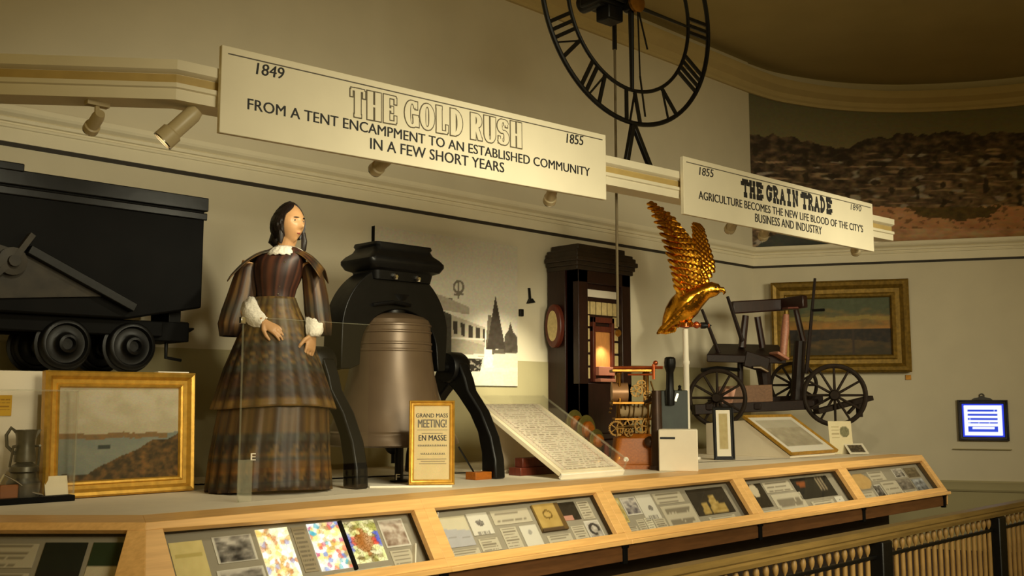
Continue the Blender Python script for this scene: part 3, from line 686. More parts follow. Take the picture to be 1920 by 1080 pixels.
def slab_title(root, s, bl, tl, br, outline):
    a0, b0 = sgn(*bl); a1, b1 = sgn(*tl); a2, b2 = sgn(*br)
    ang = math.atan2(b2 - b0, a2 - a0); T = MT @ Matrix.Translation((a0, b0, 0)) @ Matrix.Rotation(ang, 4, 'Z'); wd = math.hypot(a2 - a0, b2 - b0); h = b1 - b0
    mb = MB()
    if outline:
        slab_text(s, 0, wd, 0, h, T, .038, .016, .0042, mb, 0, .0010, gaps=.16); t = mb.build('title_lettering', mat('title_grey', (92, 82, 62), .6), root, smooth=False, weld=False, label='grey outlined slab letters')
        mb = MB(); slab_text(s, 0, wd, 0, h, T, .038, .016, -.002, mb, .0010, .0024, gaps=.16); mb.build('letter_inlay', M_TRIM, t, smooth=False, weld=False)
    else:
        mb2 = MB(); slab_text(s, 0, wd, 0, h, T, .016, .036, .001, mb, 0, .0012, gaps=.16); mb.build('title_lettering', M_INK, root, smooth=False, weld=False)
s1, _, _ = make_sign('large cream sign reading THE GOLD RUSH with dates 1849 and 1855', (415, 83), (413, 248), (1135, 253), (1138, 375))
line(s1, '1849', (480, 139), (480, 117), (533, 149), 'date_lettering', shear=.15, bold=.022)
slab_title(s1, 'THE GOLD RUSH', (657, 218), (657, 163), (978, 279), True)
line(s1, 'FROM A TENT ENCAMPMENT TO AN ESTABLISHED COMMUNITY', (464, 205), (464, 184), (1106, 331), 'text_lettering', bold=.022)
line(s1, 'IN A FEW SHORT YEARS', (694, 279), (694, 258), (945, 324), 'text_lettering', bold=.022)
line(s1, '1855', (1062, 268), (1062, 250), (1094, 273), 'date_lettering', shear=.15, bold=.022)
s2, _, _ = make_sign('smaller cream sign reading THE GRAIN TRADE right of the big clock', (1280, 292), (1284, 401), (1635, 382), (1640, 472))
line(s2, '1855', (1311, 328), (1311, 313), (1338, 333), 'date_lettering', shear=.15, bold=.022)
slab_title(s2, 'THE GRAIN TRADE', (1392, 366), (1392, 338), (1559, 400), False)
line(s2, 'AGRICULTURE BECOMES THE NEW LIFE BLOOD OF THE CITY\'S', (1310, 373), (1310, 357), (1618, 436), 'text_lettering', bold=.022)
line(s2, 'BUSINESS AND INDUSTRY', (1416, 416), (1416, 400), (1541, 440), 'text_lettering', bold=.022)
line(s2, '1890', (1595, 393), (1595, 382), (1615, 397), 'date_lettering', shear=.15)

# skeleton tower clock standing on the beam
CO = Wp(1183, 8, B0 + BN * -0.02, BN); MC = frame(CO, BD, EZ, BN)
clk = thing('skeleton_clock', 'huge black skeleton clock dial standing on top of the beam', 'clock', V((CO.x, CO.y, BZ1)))
RO, RI = 0.805, 0.585
MB(MC).torus(RO, 0.016, 96, 8).build('outer_ring', M_IRON, clk)
MB(MC).torus(RI, 0.013, 96, 8).build('inner_ring', M_IRON, clk)
NUM = {1: 'I', 2: 'II', 3: 'III', 4: 'IIII', 5: 'V', 6: 'VI', 7: 'VII', 8: 'VIII', 9: 'IX', 10: 'X', 11: 'XI', 12: 'XII'}
for h, s in NUM.items():
    wds = {'I': .05, 'V': .11, 'X': .11}; tot = sum(wds[c] for c in s); a = PI / 2 - h * PI / 6; mb = MB(MC)
    R = lambda x, r: (math.cos(a) * r + math.sin(a) * x, math.sin(a) * r - math.cos(a) * x, 0)   # x tangential (clockwise), r radial
    x = -tot / 2
    for c in s:
        wd = wds[c]
        if c == 'I': mb.bar(R(x + wd / 2, RI + .005), R(x + wd / 2, RO - .005), .024, .014, up=(0, 0, 1))
        if c == 'V': mb.bar(R(x + .005, RO - .005), R(x + wd / 2, RI + .01), .024, .014, up=(0, 0, 1)); mb.bar(R(x + wd - .005, RO - .005), R(x + wd / 2, RI + .01), .010, .012, up=(0, 0, 1))
        if c == 'X': mb.bar(R(x + .005, RO - .01), R(x + wd - .005, RI + .01), .024, .014, up=(0, 0, 1)); mb.bar(R(x + wd - .005, RO - .01), R(x + .005, RI + .01), .010, .012, up=(0, 0, 1))
        x += wd
    mb.build('numeral', M_IRON, clk, weld=False)
for k in range(2):
    mb = MB(MC); a = (-PI / 2, 0.0)[k] - (0 if k == 0 else 0.02); e = RI if k == 0 else RI
    mb.tube([(0.05 * math.cos(a), 0.05 * math.sin(a), 0), (e * math.cos(a), e * math.sin(a), 0)], [.02, .014] if k == 0 else [.014, .009], 8); mb.build('spoke', M_IRON, clk)
mb = MB(MC); mb.tube([(0, RI, 0), (0, .05, 0)], .014, 8); mb.build('spoke', M_IRON, clk)
mb = MB(MC); mb.tube([(-RI, 0.0, 0), (-.05, 0, 0)], .01, 8); mb.build('spoke', M_IRON, clk)
mb = MB(MC); mb.lathe([(.005, .03), (.05, .03), (.07, .04), (.07, .06), (.02, .07), (.005, .07)], 24); mb.build('hub', M_BRASS, clk, label='brass hub disc')
mb = MB(MC); mb.cbox((-.14, .03, -.12), (.26, .12, .18)); mb.cbox((-.1, -.06, -.1), (.14, .12, .12)); mb.lathe([(.01, -.05), (.05, -.05), (.05, .02), (.01, .02)], 16, Matrix.Translation((0, 0, 0)))
mb.lathe([(.005, -.26), (.06, -.26), (.06, -.06), (.005, -.06)], 16, Matrix.Translation((-.2, .02, 0))); mb.build('movement', M_IRON, clk, bevel=.01)
mb = MB(MC); mb.bar((0, 0, .05), (.1, -.3, .05), .012, .006); mb.build('hour_hand', M_IRON, clk)
mb = MB(MC); mb.bar((0, 0, .058), (.015, -.5, .058), .010, .005); mb.bar((.015, -.5, .058), (.06, -RO + .04, .058), .014, .005); mb.build('minute_hand', M_IRON, clk)
for px, py in ((1175, 296), (1221, 306)):
    q = Wp(px, py, B0 + BN * -0.02, BN); q.z = BZ1; l = MC.inverted() @ q
    mb = MB(MC); mb.bar((.01, -RO + .0, -.005), (l.x, l.y + .005, -.005), .035, .03, up=(0, 0, 1)); mb.build('leg', M_IRON, clk, bevel=.004)
# pendulum hanging behind the beam
pt = Wp(1152, 45, B0 - BN * 0.25, BN); pb = Wp(1143, 628, B0 - BN * 0.25, BN); pb.x, pb.y = pt.x + 0.0, pt.y
pb.z = Wp(1143, 612, B0 - BN * 0.25, BN).z
mb = MB(); mb.tube([pt + EZ * .25, pt - EZ * .18], .016, 8); mb.tube([pt + EZ * .2, V((pt.x, pt.y, pt.z + .2)) + BN * .12], .012, 8); mb.build('suspension', M_IRON, clk)
mb = MB(); mb.tube([pt - EZ * .18, pb], .009, 8); r_ = mb.build('pendulum_rod', mat('rod_grey', (120, 108, 84), .4, metal=.5), clk)
mb = MB(frame(pb - EZ * .04, EX, EZ, -EY)); mb.lathe([(.002, -.012), (.02, -.012), (.026, 0), (.02, .012), (.002, .012)], 20); mb.build('bob', M_BRASS, r_)

# ---------------- track lamps under the beam
def fixture(name, label, top, aim, power, angle, r=.05, ln=.16, lens=3.0, mount=None):
    top = V(top); aim = V(aim); d = (aim - top).normalized(); root = thing(name, label, 'spotlight', top, 'track spotlights under the beam')
    mb = MB(); mb.box(top.x - .05, top.x + .05, top.y - .02, top.y + .02, top.z - .02, top.z); mb.tube([top - EZ * .02, top - EZ * .06], .012, 8); mb.build('bracket', M_LAMPW, root)
    b = top - EZ * .08; e = b + d * ln
    z = d; x = z.cross(EZ).normalized(); y = z.cross(x); Mh = frame(b, x, y, z)
    mb = MB(Mh); mb.lathe([(.002, -.05), (r * .6, -.05), (r * .8, -.02), (r * .8, ln * .6), (r, ln * .65), (r, ln), (r * .88, ln), (r * .88, ln - .025), (.002, ln - .03)], 24); mb.build('housing', M_LAMPW, root)
    mb = MB(Mh); mb.lathe([(r * .9, ln), (r * 1.02, ln), (r * 1.02, ln + .006), (r * .9, ln + .006)], 24, cap=False); mb.build('rim', M_STEEL, root)
    mb = MB(Mh); mb.lathe([(.001, ln - .018), (r * .84, ln - .018), (r * .84, ln - .014), (.001, ln - .010)], 24); mb.build('lens', emit_mat('lamp_lens', (255, 238, 205), lens), root)
    spot_lamp('track_light', e + d * .02, aim, power, angle, 1.0, radius=.035)
    return root
bt = lambda s, o=-.02: B0 + BD * s + BN * o + EZ * BZ0
P_SPOT = 1.0
fixture('track_spotlight', 'white spotlight with bright lens left of the gold rush sign', Wp(356, 188, B0 + BN * -.02, BN), Wp(356, 188, B0 + BN * -.02, BN) - RIGHT * .9 - EZ * 1.0 - fh * .25, 10, 90, lens=6.0)
o1 = Wp(178, 172, B0, V((BL2.y, -BL2.x, 0)) * -1); 
fixture('track_spotlight', 'small spotlight under the beam at far left', V((o1.x, o1.y, BZ0)) - NL * .03, (1.9, 6.4, 2.2), 26, 120, r=.035, ln=.08)
# ================================================================ EXHIBITS
fix = [(Wp(722, 300, B0 + BN * -.05, BN), (3.5, 6.4, 2.4), 42, 130, 'spotlight peeping out below the left half of the gold rush sign'),
       (Wp(1035, 352, B0 + BN * -.05, BN), (6.16, 6.42, 1.90), 800, 21, 'spotlight peeping out below the right end of the gold rush sign'),
       (Wp(1374, 415, B0 + BN * -.05, BN), (7.5, 5.4, 2.65), 110, 24, 'left one of two spotlights below the grain trade sign, above the gilt eagle'),
       (Wp(1436, 428, B0 + BN * -.05, BN), (8.7, 6.0, 2.1), 24, 74, 'right one of two close spotlights below the grain trade sign'),
       (Wp(1602, 458, B0 + BN * -.05, BN), (11.0, 5.2, 1.9), 20, 110, 'spotlight below the right end of the grain trade sign')]
for s_, aim, pw, an, lb in ((2.2, (5.25, 4.95, 1.4), 120, 34, 'small spotlight tucked behind the right part of the gold rush sign'),):
    q = B0 + BD * s_ - BN * .135 + EZ * (BZ0 + .13)
    fixture('track_spotlight', lb, q, aim, pw, an, r=.035, ln=.05)  # added lamp, out of view, to brighten the slanted register
for p, aim, pw, an, lb in fix:
    p.z = min(p.z + .02, BZ0); q = V((p.x, p.y, BZ0))
    fixture('track_spotlight', lb, q, aim, pw, an, r=.04, ln=.11)

# ---------------- mine car on its plinth
ZPL = 1.775
pl_x1 = W(330, 700, 5.70).x
mb = MB(); mb.box(0.2, pl_x1, 5.70, YW - .03, ZP, ZPL); o = mb.build('plinth', M_CREAM, bevel=.004)
tag(o, 'cream plinth under the black mine car, behind the gold framed landscape', 'plinth')
YC = 5.72
a = W(385, 375, YC); b = W(383, 578, YC); x1 = a.x; x0 = 0.55; zt, zb = a.z, b.z; Dp = .58
mc = thing('mine_car', 'big black iron mine car with two visible wheels on the cream plinth', 'mine car', ((x0 + x1) / 2, YC + Dp / 2, ZPL))
mb = MB(); zlow = W(240, 598, YC).z
prof = [(x1, zb), (x1, zt), (x0, zt), (x0, zb), (x0 + .5, zlow), (W(240, 596, YC).x, zlow)]
mb.prism(prof, -(YC + Dp), -YC, frame((0, 0, 0), EX, EZ, -EY)); mb.build('body', M_IRONB, mc, bevel=.012)
mb = MB(); mb.box(x0 - .02, x1 + .012, YC - .02, YC + .0, zt - .075, zt + .01); mb.box(x0 - .02, x1 + .012, YC - .014, YC + .0, zt - .13, zt - .085); mb.box(x1, x1 + .015, YC - .02, YC + Dp, zt - .075, zt + .01)
bp = W(20, 330, YC); mb.box(bp.x - .25, bp.x + .06, YC - .03, YC + .05, zt, zt + .045); mb.build('rim', M_IRON, mc, bevel=.006)
p, q = W(52, 468, YC - .025), W(250, 578, YC - .025)
mb = MB(); mb.bar(p, q, .05, .075, up=(0, 1, 0)); mb.build('brace', M_IRON, mc, bevel=.004)
mb = MB(); pts = [W(-60, 560, YC), W(195, 556, YC), W(55, 478, YC), W(-60, 440, YC)]
mb.prism([(v.x, v.z) for v in pts], YC * -1, -(YC - .016), frame((0, 0, 0), EX, EZ, -EY)); mb.build('side_plate', mat('iron_worn', (44, 38, 28), .6, metal=.0, var=.35, scale=12, spec=.3), mc, label='worn lighter triangular plate')
mb = MB(); c = W(22, 490, YC - .03); Mx = frame(c, EX, EZ, -EY); mb.lathe([(.002, -.02), (.075, -.02), (.075, .02), (.03, .025), (.03, .05), (.002, .05)], 20, Mx); mb.bar(W(22, 490, YC - .03), W(60, 440, YC - .03), .03, .05, up=(0, 1, 0)); mb.bar(W(22, 490, YC - .03), W(-40, 540, YC - .03), .03, .05, up=(0, 1, 0)); mb.build('hinge', mat('iron_worn', (70, 60, 44)), mc)
mb = MB(); f0, f1 = W(-200, 590, YC + .1), W(300, 612, YC + .1)
mb.box(x0 + .1, f1.x, YC + .06, YC + .14, zlow - .09, zlow - .0); mb.box(x0 + .1, f1.x, YC + Dp - .14, YC + Dp - .06, zlow - .09, zlow)
e0 = W(302, 596, YC + .2); e1 = W(340, 640, YC + .2); mb.box(f1.x - .12, e1.x, YC + .1, YC + Dp - .1, W(320, 642, YC + .2).z, W(320, 606, YC + .2).z); mb.build('underframe', M_IRONB, mc, bevel=.006)
mb = MB(); g0 = W(310, 578, YC + .2); g1 = W(332, 606, YC + .2); mb.box(g0.x, g1.x, YC + .15, YC + .4, g1.z - .02, g0.z + .02); mb.build('body_bracket', M_IRON, mc, bevel=.005)
mb = MB(); h0 = W(338, 618, YC + .28); mb.tube([h0, h0 + EX * .06, h0 + EX * .09 + EZ * .01], [.022, .016, .006], 8); h1 = W(338, 608, YC + .28); mb.tube([h1, h1 + EX * .05 + EZ * .012], [.018, .004], 8)
h2 = W(312, 640, YC + .24); mb.tube([h2, h2 - EZ * .1, h2 - EZ * .115 + EX * .1], [.012, .012, .01], 8); mb.build('coupler', M_IRON, mc)
wz = ZPL + .155
for k, (px, yy) in enumerate(((122, YC + .05), (246, YC + .05), (122, YC + Dp - .1), (246, YC + Dp - .1))):
    wx = W(px, 646, YC + .05).x; Mx = frame((wx, yy, wz), EX, EZ, -EY)
    mb = MB(Mx); mb.lathe([(.02, -.03), (.155, -.045), (.155, -.03), (.14, -.025), (.138, .02), (.13, .03), (.115, .032), (.105, .01), (.07, .006), (.055, .02), (.05, .055), (.036, .06), (.03, .03), (.002, .03)], 36); mb.build('wheel', M_IRON, mc, sharp=50)
mb = MB(); [mb.tube([(W(px, 646, YC + .05).x, YC + .07, wz), (W(px, 646, YC + .05).x, YC + Dp - .1, wz)], .03, 10) for px in (122, 246)]
for px in (122, 246): mb.box(W(px, 646, YC + .05).x - .05, W(px, 646, YC + .05).x + .05, YC + .07, YC + .14, wz - .05, zlow - .05)
mb.build('axle', M_IRONB, mc)

# ---------------- gold framed landscape leaning against the plinth
def picture_frame(root, M, w_, h_, fw, depth, m, prof=None, base=None):
    """mitred moulding; local x right, y up, z to the viewer"""
    P = prof or [(0, 0), (0, depth * .8), (fw * .12, depth), (fw * .3, depth * .9), (fw * .5, depth * .55), (fw * .72, depth * .5), (fw * .8, depth * .62), (fw * .92, depth * .55), (fw, depth * .3), (fw, 0)]
    cor = [(0, 0, 1, 1), (w_, 0, -1, 1), (w_, h_, -1, -1), (0, h_, 1, -1), (0, 0, 1, 1)]
    rings = [[(cx + sx * i, cy + sy * i, z) for i, z in P] for cx, cy, sx, sy in cor]
    mb = MB(M); mb.loft(rings, False); o = mb.build('frame', m, root, sharp=20); return o
def lean(p0, ex, tilt):              # frame with its lower left corner at p0, leaning back by tilt
    ex = V(ex).normalized(); n = ex.cross(EZ); y = EZ * math.cos(tilt) - n * math.sin(tilt); return frame(p0, ex, y, ex.cross(y))
pl_, pr_ = W(72, 934, 5.55), W(357, 918, 5.55); pl_.z = pr_.z = ZP
dpt = (pr_ - pl_).normalized(); wd = (pr_ - pl_).length; ML = lean(pl_ + EZ * .002, dpt, .05); ht = (V(W(66, 697, pl_.y + .06)) - pl_).length
lp = thing('landscape_painting', 'gold framed painting of a bay and brown hill leaning below the mine car', 'painting', (pl_ + pr_) / 2)
picture_frame(lp, ML, wd, ht, .088, .06, M_GILT)
def f_bay(u, v):
    n = fbm(u * 5, v * 5, 1); n2 = fbm(u * 18, v * 18, 2)
    hz_ = .5 + .02 * nz(u * 5, 1) + (.03 if .5 < u < .62 else 0) * nz(u * 30, 4)
    if v > hz_: c = mixc((176, 164, 134), (204, 190, 160), (v - .5) * 1.2 + n * 1.6); return mixc(c, (166, 160, 150), max(0, n) * .8)
    hill = .08 + .42 * max(0, (u - .25) / .75) ** .8 + .05 * nz(u * 6, 7)
    if v > hz_ - .055 and u < .9: return mixc((142, 104, 56), (112, 92, 60), .5 + n2)
    if v < hill: return mixc((58, 46, 18), (132, 92, 42), .35 + 1.4 * n2 + .5 * n)
    if abs(v - .36) < .02 and .32 < u < .42: return (56, 60, 50)
    return mixc((112, 118, 108), (134, 134, 116), .5 + n + n2 * .5)
Mi = ML @ Matrix.Translation((.08, .08, .012)); paint('canvas', Mi, wd - .16, ht - .16, 90, 70, f_bay, vc_mat('oil_paint', .5), lp)
mb = MB(ML); mb.box(.01, wd - .01, .01, ht - .01, -.004, .012); mb.build('backing', M_OAKD, lp)
q0 = ML @ V((wd * .72, ht + .001, .0)); q1 = ML @ V((wd * .94, ht + .001, .05))
mb = MB(ML); mb.box(wd * .73, wd * .95, ht + .0005, ht + .006, -.0, .05); tag(mb.build('paper_slip', M_WHITE), 'small white paper slip lying on top of the gold landscape frame', 'paper')

# ---------------- glass vitrine at left with miner's jug and lamps
vr = Wz(141, 939, ZP); vl = V((W(-60, 940, vr.y).x, vr.y, ZP)); vd = V((1, 0, 0)); vn = V((0, 1, 0)); vw = (vr - vl).length; vdp = .175
vb_ = vr; top_z = Wp(141, 733, vr, -vn).z
MV = frame(vl, vd, vn, EZ)
def pxv(px, py, dep):                    # local x,z of a pixel on the plane at depth dep behind the vitrine front
    p = Wp(px, py, vl + vn * dep, -vn) - vl; return p.dot(vd), p.z
tray = MB(MV); tray.box(0.0, vw, 0.0, vdp, 0.0, .03); tag(tray.build('display_tray', M_IRONB, bevel=.004), 'black tray under the pewter jug and lamps at left', 'tray')
vt = thing('vitrine', 'low clear glass vitrine over the pewter jug at left edge', 'vitrine', vl + vd * vw / 2 + EZ * .03)
hgt = top_z - ZP
for nm, bx in (('glass_front', (0.004, vw - .006, .004, .010, .03, hgt)), ('glass_side', (vw - .010, vw - .004, .004, vdp - .004, .03, hgt)), ('glass_top', (.004, vw - .004, .004, vdp - .004, hgt, hgt + .006))):
    mb = MB(MV); mb.box(*bx); mb.build(nm, M_GLASS, vt, smooth=False)
mb = MB(MV); 
for x_, y_ in ((vw - .008, .007), (vw - .008, vdp - .008)): mb.box(x_ - .004, x_ + .004, y_ - .004, y_ + .004, .03, hgt)
mb.box(.004, vw - .004, .003, .010, hgt - .003, hgt + .006); mb.build('edge_seam', M_GEDGE, vt, smooth=False)
jx, jz = pxv(43, 925, .09); zs = lambda py: pxv(43, py, .09)[1] - 0.0
Mj = MV @ Matrix.Translation((jx, .09, 0)); sc = (pxv(60, 900, .09)[0] - pxv(0, 900, .09)[0]) / 60
jug = thing('pewter_jug', 'dented pewter jug with loop handle standing on the old lamp', 'jug', Mj @ V((0, 0, zs(868))))
mb = MB(Mj); z0, z1 = zs(866), zs(806); r = 21 * sc
mb.lathe([(.003, z0), (r * .95, z0), (r * .98, z0 + .02), (r * .82, z0 + (z1 - z0) * .5), (r * .86, z0 + (z1 - z0) * .8), (r * 1.02, z1), (r * .96, z1), (r * .78, z1 - .05), (.003, z0 + .02)], 28); mb.build('body', M_PEWTER, jug)
mb = MB(Mj); mb.prism([(r * .8, z1 - .05), (r * 1.36, z1), (r * .9, z1)], -.012, .012, frame((0, 0, 0), EX, EZ, -EY)); mb.build('spout', M_PEWTER, jug)
mb = MB(Mj); mb.tube([(-r * .9, 0, z1 - .01), (-r * 1.35, 0, z1 + .012), (-r * 1.75, 0, z1 - .025), (-r * 1.65, 0, z1 - .08), (-r * .9, 0, z1 - .12)], .009, 8); mb.build('handle', M_PEWTER, jug)
lampo = thing('miners_lamp', 'squat dark metal lamp under the pewter jug', 'lamp', Mj @ V((0, 0, .03)))
mb = MB(Mj); zz = zs(867); R_ = 31 * sc
mb.lathe([(.003, .03), (R_ * .9, .03), (R_ * .98, .06), (R_, zz * .5), (R_ * .8, zz * .62), (R_ * .78, zz * .74), (R_ * .9, zz * .78), (R_ * .86, zz * .9), (R_ * .55, zz * .97), (R_ * .5, zz), (.003, zz)], 32); mb.build('body', M_PEWTER, lampo, sharp=25)
mb = MB(Mj); mb.torus(R_ * .8, .006, 40, 6, Matrix.Translation((0, -.02, zs(836))) @ Matrix.Rotation(-.1, 4, 'X'), a0=-.1, a1=PI * 1.1)
mb.tube([(-R_ * .8, -.02, zs(836)), (-R_ * .9, 0, zz * .9)], .006, 6); mb.tube([(R_ * .8, -.02, zs(838)), (R_ * .85, 0, zz * .9)], .006, 6); mb.build('bail_handle', M_PEWTER, lampo)
kx, kz = pxv(18, 925, .02); Mk = MV @ Matrix.Translation((kx, .022, .03))
pk = thing('tool_hook', 'thin iron hook lying on the black tray before the lamp', 'hook', Mk @ V((0, 0, 0)))
mb = MB(Mk); mb.tube([(-.03, 0, .12), (.03, .0, .085), (.1, -.002, .03), (.16, -.004, .008)], [.005, .005, .005, .004], 8); mb.tube([(-.03, 0, .12), (-.06, 0, .06), (-.05, 0, .0)], .006, 8); mb.build('shaft', M_STEEL, pk)
mb = MB(Mk); mb.cbox((-.005, .0, .035), (.09, .02, .07)); mb.build('block', mat('rusty_copper', (126, 74, 32), .5, metal=.4), pk, bevel=.006)
ca, cb_ = pxv(86, 935, .06), pxv(131, 897, .06); mb = MB(MV)
Mc_ = MV @ Matrix.Translation((ca[0], .07, .03)) @ Matrix.Rotation(-.3, 4, 'X'); mb = MB(Mc_); mb.box(0, cb_[0] - ca[0], 0, .004, 0, .10); mb.prism([(0, .0), (.08, .0), (.002, .09)], .01, .016, frame((0, 0, 0), EY, EZ, EX)); tag(mb.build('caption_card', M_PAPER), 'blank cream caption card beside the pewter jug on the black tray', 'card')
yb = thing('yellow_notice', 'small yellow notice on the plinth front above the jug', 'notice', W(8, 780, 5.695)); yb0 = W(-14, 780, 5.695); yb1 = W(23, 741, 5.695)
def f_yel(u, v): return (168, 120, 30) if (abs(v - .78) < .04 or abs(v - .62) < .02 or abs(v - .45) < .02 or abs(v - .3) < .02) and .15 < u < .9 and nz(u * 20, v * 9) > -.3 else (222, 172, 46)
paint('sheet', frame(yb0 + EY * .003, EX, EZ, -EY), yb1.x - yb0.x, yb1.z - yb0.z, 24, 30, f_yel, M_PRINT, yb)

# ---------------- mannequin in plaid dress
MY = 5.2; mo = W(520, 750, MY); mo = V((mo.x, mo.y, ZP)); S = (mo - CAM).dot(FWD) / FPX
RX = RIGHT; RD = fh                      # to the picture's right, and away
def L(px, py, d=0.0):                    # a point in the woman's own upright plane, d metres behind (+) or before (-)
    return mo + RX * ((px - 520) * S) + RD * d + EZ * ((750 - py) * S + CAM_H - ZP)
man = thing('mannequin', 'mannequin of a dark haired woman in brown plaid tiered dress with lace collar', 'mannequin', mo)
def ell(c, a, b, rx, ry, n=28, e=1.0):
    return [c + a * (rx * math.copysign(abs(math.cos(2 * PI * j / n)) ** e, math.cos(2 * PI * j / n))) + b * (ry * math.copysign(abs(math.sin(2 * PI * j / n)) ** e, math.sin(2 * PI * j / n))) for j in range(n)]
bx = (RX * .97 - RD * .24).normalized(); by = EZ.cross(bx)     # she is turned a little to the picture's right
# body: legs, torso, neck, head, arms and hands fused into one surface
mb = MB()
mb.loft([ell(L(515, 700, 0), bx, by, .15, .11), ell(L(514, 640, 0), bx, by, .165, .12), ell(L(512, 590, 0), bx, by, .125, .095), ell(L(512, 556, 0), bx, by, .10, .085), ell(L(514, 520, 0), bx, by, .125, .105), ell(L(516, 498, 0), bx, by, .14, .11), ell(L(518, 478, .01), bx, by, .155, .085), ell(L(523, 466, .01), bx, by, .12, .065), ell(L(528, 458, .01), bx, by, .055, .052)])
for sx in (-1, 1): mb.tube([L(515 + sx * 24, 690), L(515 + sx * 24, 800), L(515 + sx * 22, 895), L(515 + sx * 22, 902)], [.085, .06, .045, .045], 14)
for sx in (-1, 1): mb.tube([L(515 + sx * 22, 903, .02), L(515 + sx * 24, 906, -.12)], [.036, .024], 12)
mb.tube([L(525, 470, .012), L(530, 452, .005), L(535, 438, -.002)], [.058, .05, .052], 16)
HC = L(536, 412, -.01); hf = (RX * .82 - RD * .55 + EZ * .02).normalized(); hs = EZ.cross(hf).normalized()   # face direction, her left side
def head_pt(t, a):                        # t 0 chin .. 1 crown, a angle from the face
    z = -.118 + .236 * t
    prof = math.sin(PI * min(1, max(0, (t * .93 + .055)))) ** .55
    wd = .077 * prof * (0.72 + .34 * min(1, t * 1.9)); fr = .098 * prof * (.86 + .1 * min(1, t * 3)); bk = .105 * (math.sin(PI * min(1, (t * .8 + .2))) ** .6) * (0.55 + .45 * min(1, t * 2.0))
    c, s = math.cos(a), math.sin(a); x = (fr if c > 0 else bk) * c; y = wd * s
    g = lambda v, m, k: math.exp(-((v - m) / k) ** 2)
    aa = (a + PI) % (2 * PI) - PI
    x += .026 * g(aa, 0, .17) * (g(t, .37, .055) + .55 * g(t, .45, .08)) + .008 * g(aa, 0, .3) * (g(t, .235, .03) + g(t, .19, .03)) - .006 * g(aa, 0, .3) * g(t, .213, .012)
    x -= .012 * (g(aa, .42, .2) + g(aa, -.42, .2)) * g(t, .53, .055); x += .006 * g(abs(aa), .35, .3) * g(t, .61, .04); x += .012 * g(aa, 0, .32) * g(t, .05, .07)
    return HC + hf * x + hs * y + EZ * z
NA = 40
mb.loft([[head_pt(i / 30, 2 * PI * j / NA) for j in range(NA)] for i in range(31)])
for sy in (-1, 1): mb.ball(tuple(HC + hs * (.073 * sy) - hf * .005 + EZ * .0), (.016, .016, .03), 10, 8)
def arm(pts, rs): mb.tube(pts, rs, 14)
def hand(wr, d, nrm, side, curl=.5, k=1.0):
    """wr wrist, d direction of the fingers, nrm back of the hand, side towards the thumb"""
    d = d.normalized(); t = (side - d * side.dot(d)).normalized(); n = nrm - d * nrm.dot(d) - t * nrm.dot(t); n.normalize()
    pc = [ell(wr + d * (x * k), t, n, a * k, b * k, 14) for x, a, b in ((-.03, .022, .018), (.0, .024, .018), (.03, .034, .016), (.06, .040, .015), (.085, .041, .013), (.097, .036, .009))]
    mb.loft(pc)
    for i, (off, ln) in enumerate(((.031, .066), (.011, .076), (-.010, .070), (-.029, .055))):
        p = wr + d * (.088 * k) + t * (off * k); dd = (d + t * (off * 1.2)).normalized(); pts = [p - d * .02 * k, p]; r = [.0095 * k, .0095 * k]
        for sgm, fr in enumerate((.45, .32, .23)):
            c_ = curl * (.35 + .45 * sgm) * (1 + .12 * i); q = pts[-1] + (dd * math.cos(c_) - n * math.sin(c_)) * (ln * fr * k); pts.append(q); r.append((.0088 - .0011 * sgm) * k)
        mb.tube(pts, r, 10); mb.ball(tuple(pts[-1]), r[-1], 8, 6)
    p = wr + d * (.02 * k) + t * (.022 * k); th = [p, p + (t * .75 + d * .62 - n * .15) * (.035 * k), p + (t * 1.0 + d * 1.35 - n * .4) * (.042 * k), p + (t * 1.05 + d * 2.0 - n * .7) * (.042 * k)]
    mb.tube(th, [.014 * k, .0125 * k, .0105 * k, .008 * k], 10); mb.ball(tuple(th[-1]), .008 * k, 8, 6)
# her right arm (picture left): elbow out, forearm across the waist
arm([L(462, 487, 0), L(448, 530, .0), L(440, 572, -.02), L(472, 592, -.10), L(503, 606, -.17)], [.05, .046, .042, .038, .027])
hand(L(503, 606, -.17), RX * .85 - EZ * .5 - RD * .2, -RD * .75 + EZ * .55 + RX * .15, -EZ * .5 + RX * -.1 - RD * .6, .55)
# her left arm (picture right): hanging, hand turned inwards
arm([L(568, 487, 0), L(585, 530, .03), L(594, 572, .02), L(593, 602, -.04), L(590, 628, -.09)], [.05, .044, .04, .034, .025])
hand(L(590, 628, -.09), -EZ * .95 - RX * .12 - RD * .15, RX * .55 - RD * .75, -RX * .5 - RD * .75, .45)
mb.build('body', M_SKIN, man, remesh=.0042)
# eyes, brows and mouth
for sy in (-1, 1):
    p = head_pt(.53, .40 * sy); mb = MB(); mb.ball(tuple(p - hf * .006), (.012, .012, .009), 12, 8); e_ = mb.build('eye', mat('eye_white', (190, 176, 150), .3), man)
    mb = MB(); mb.ball(tuple(p + hf * .003 + hs * (.002 * sy)), .0052, 10, 6); mb.build('iris', mat('iris_dark', (30, 20, 14), .2), e_)
    mb = MB(); mb.tube([head_pt(.60, a_ * sy) + hf * .002 for a_ in (.2, .34, .48, .6)], [.002, .0035, .003, .0015], 8); mb.build('eyebrow', M_HAIR, man)
mb = MB(); mb.tube([head_pt(.213, a_) + hf * .002 for a_ in (-.24, -.12, 0, .12, .24)], [.002, .0045, .005, .0045, .002], 8); mb.build('lips', mat('lip_red', (140, 66, 52), .5), man)
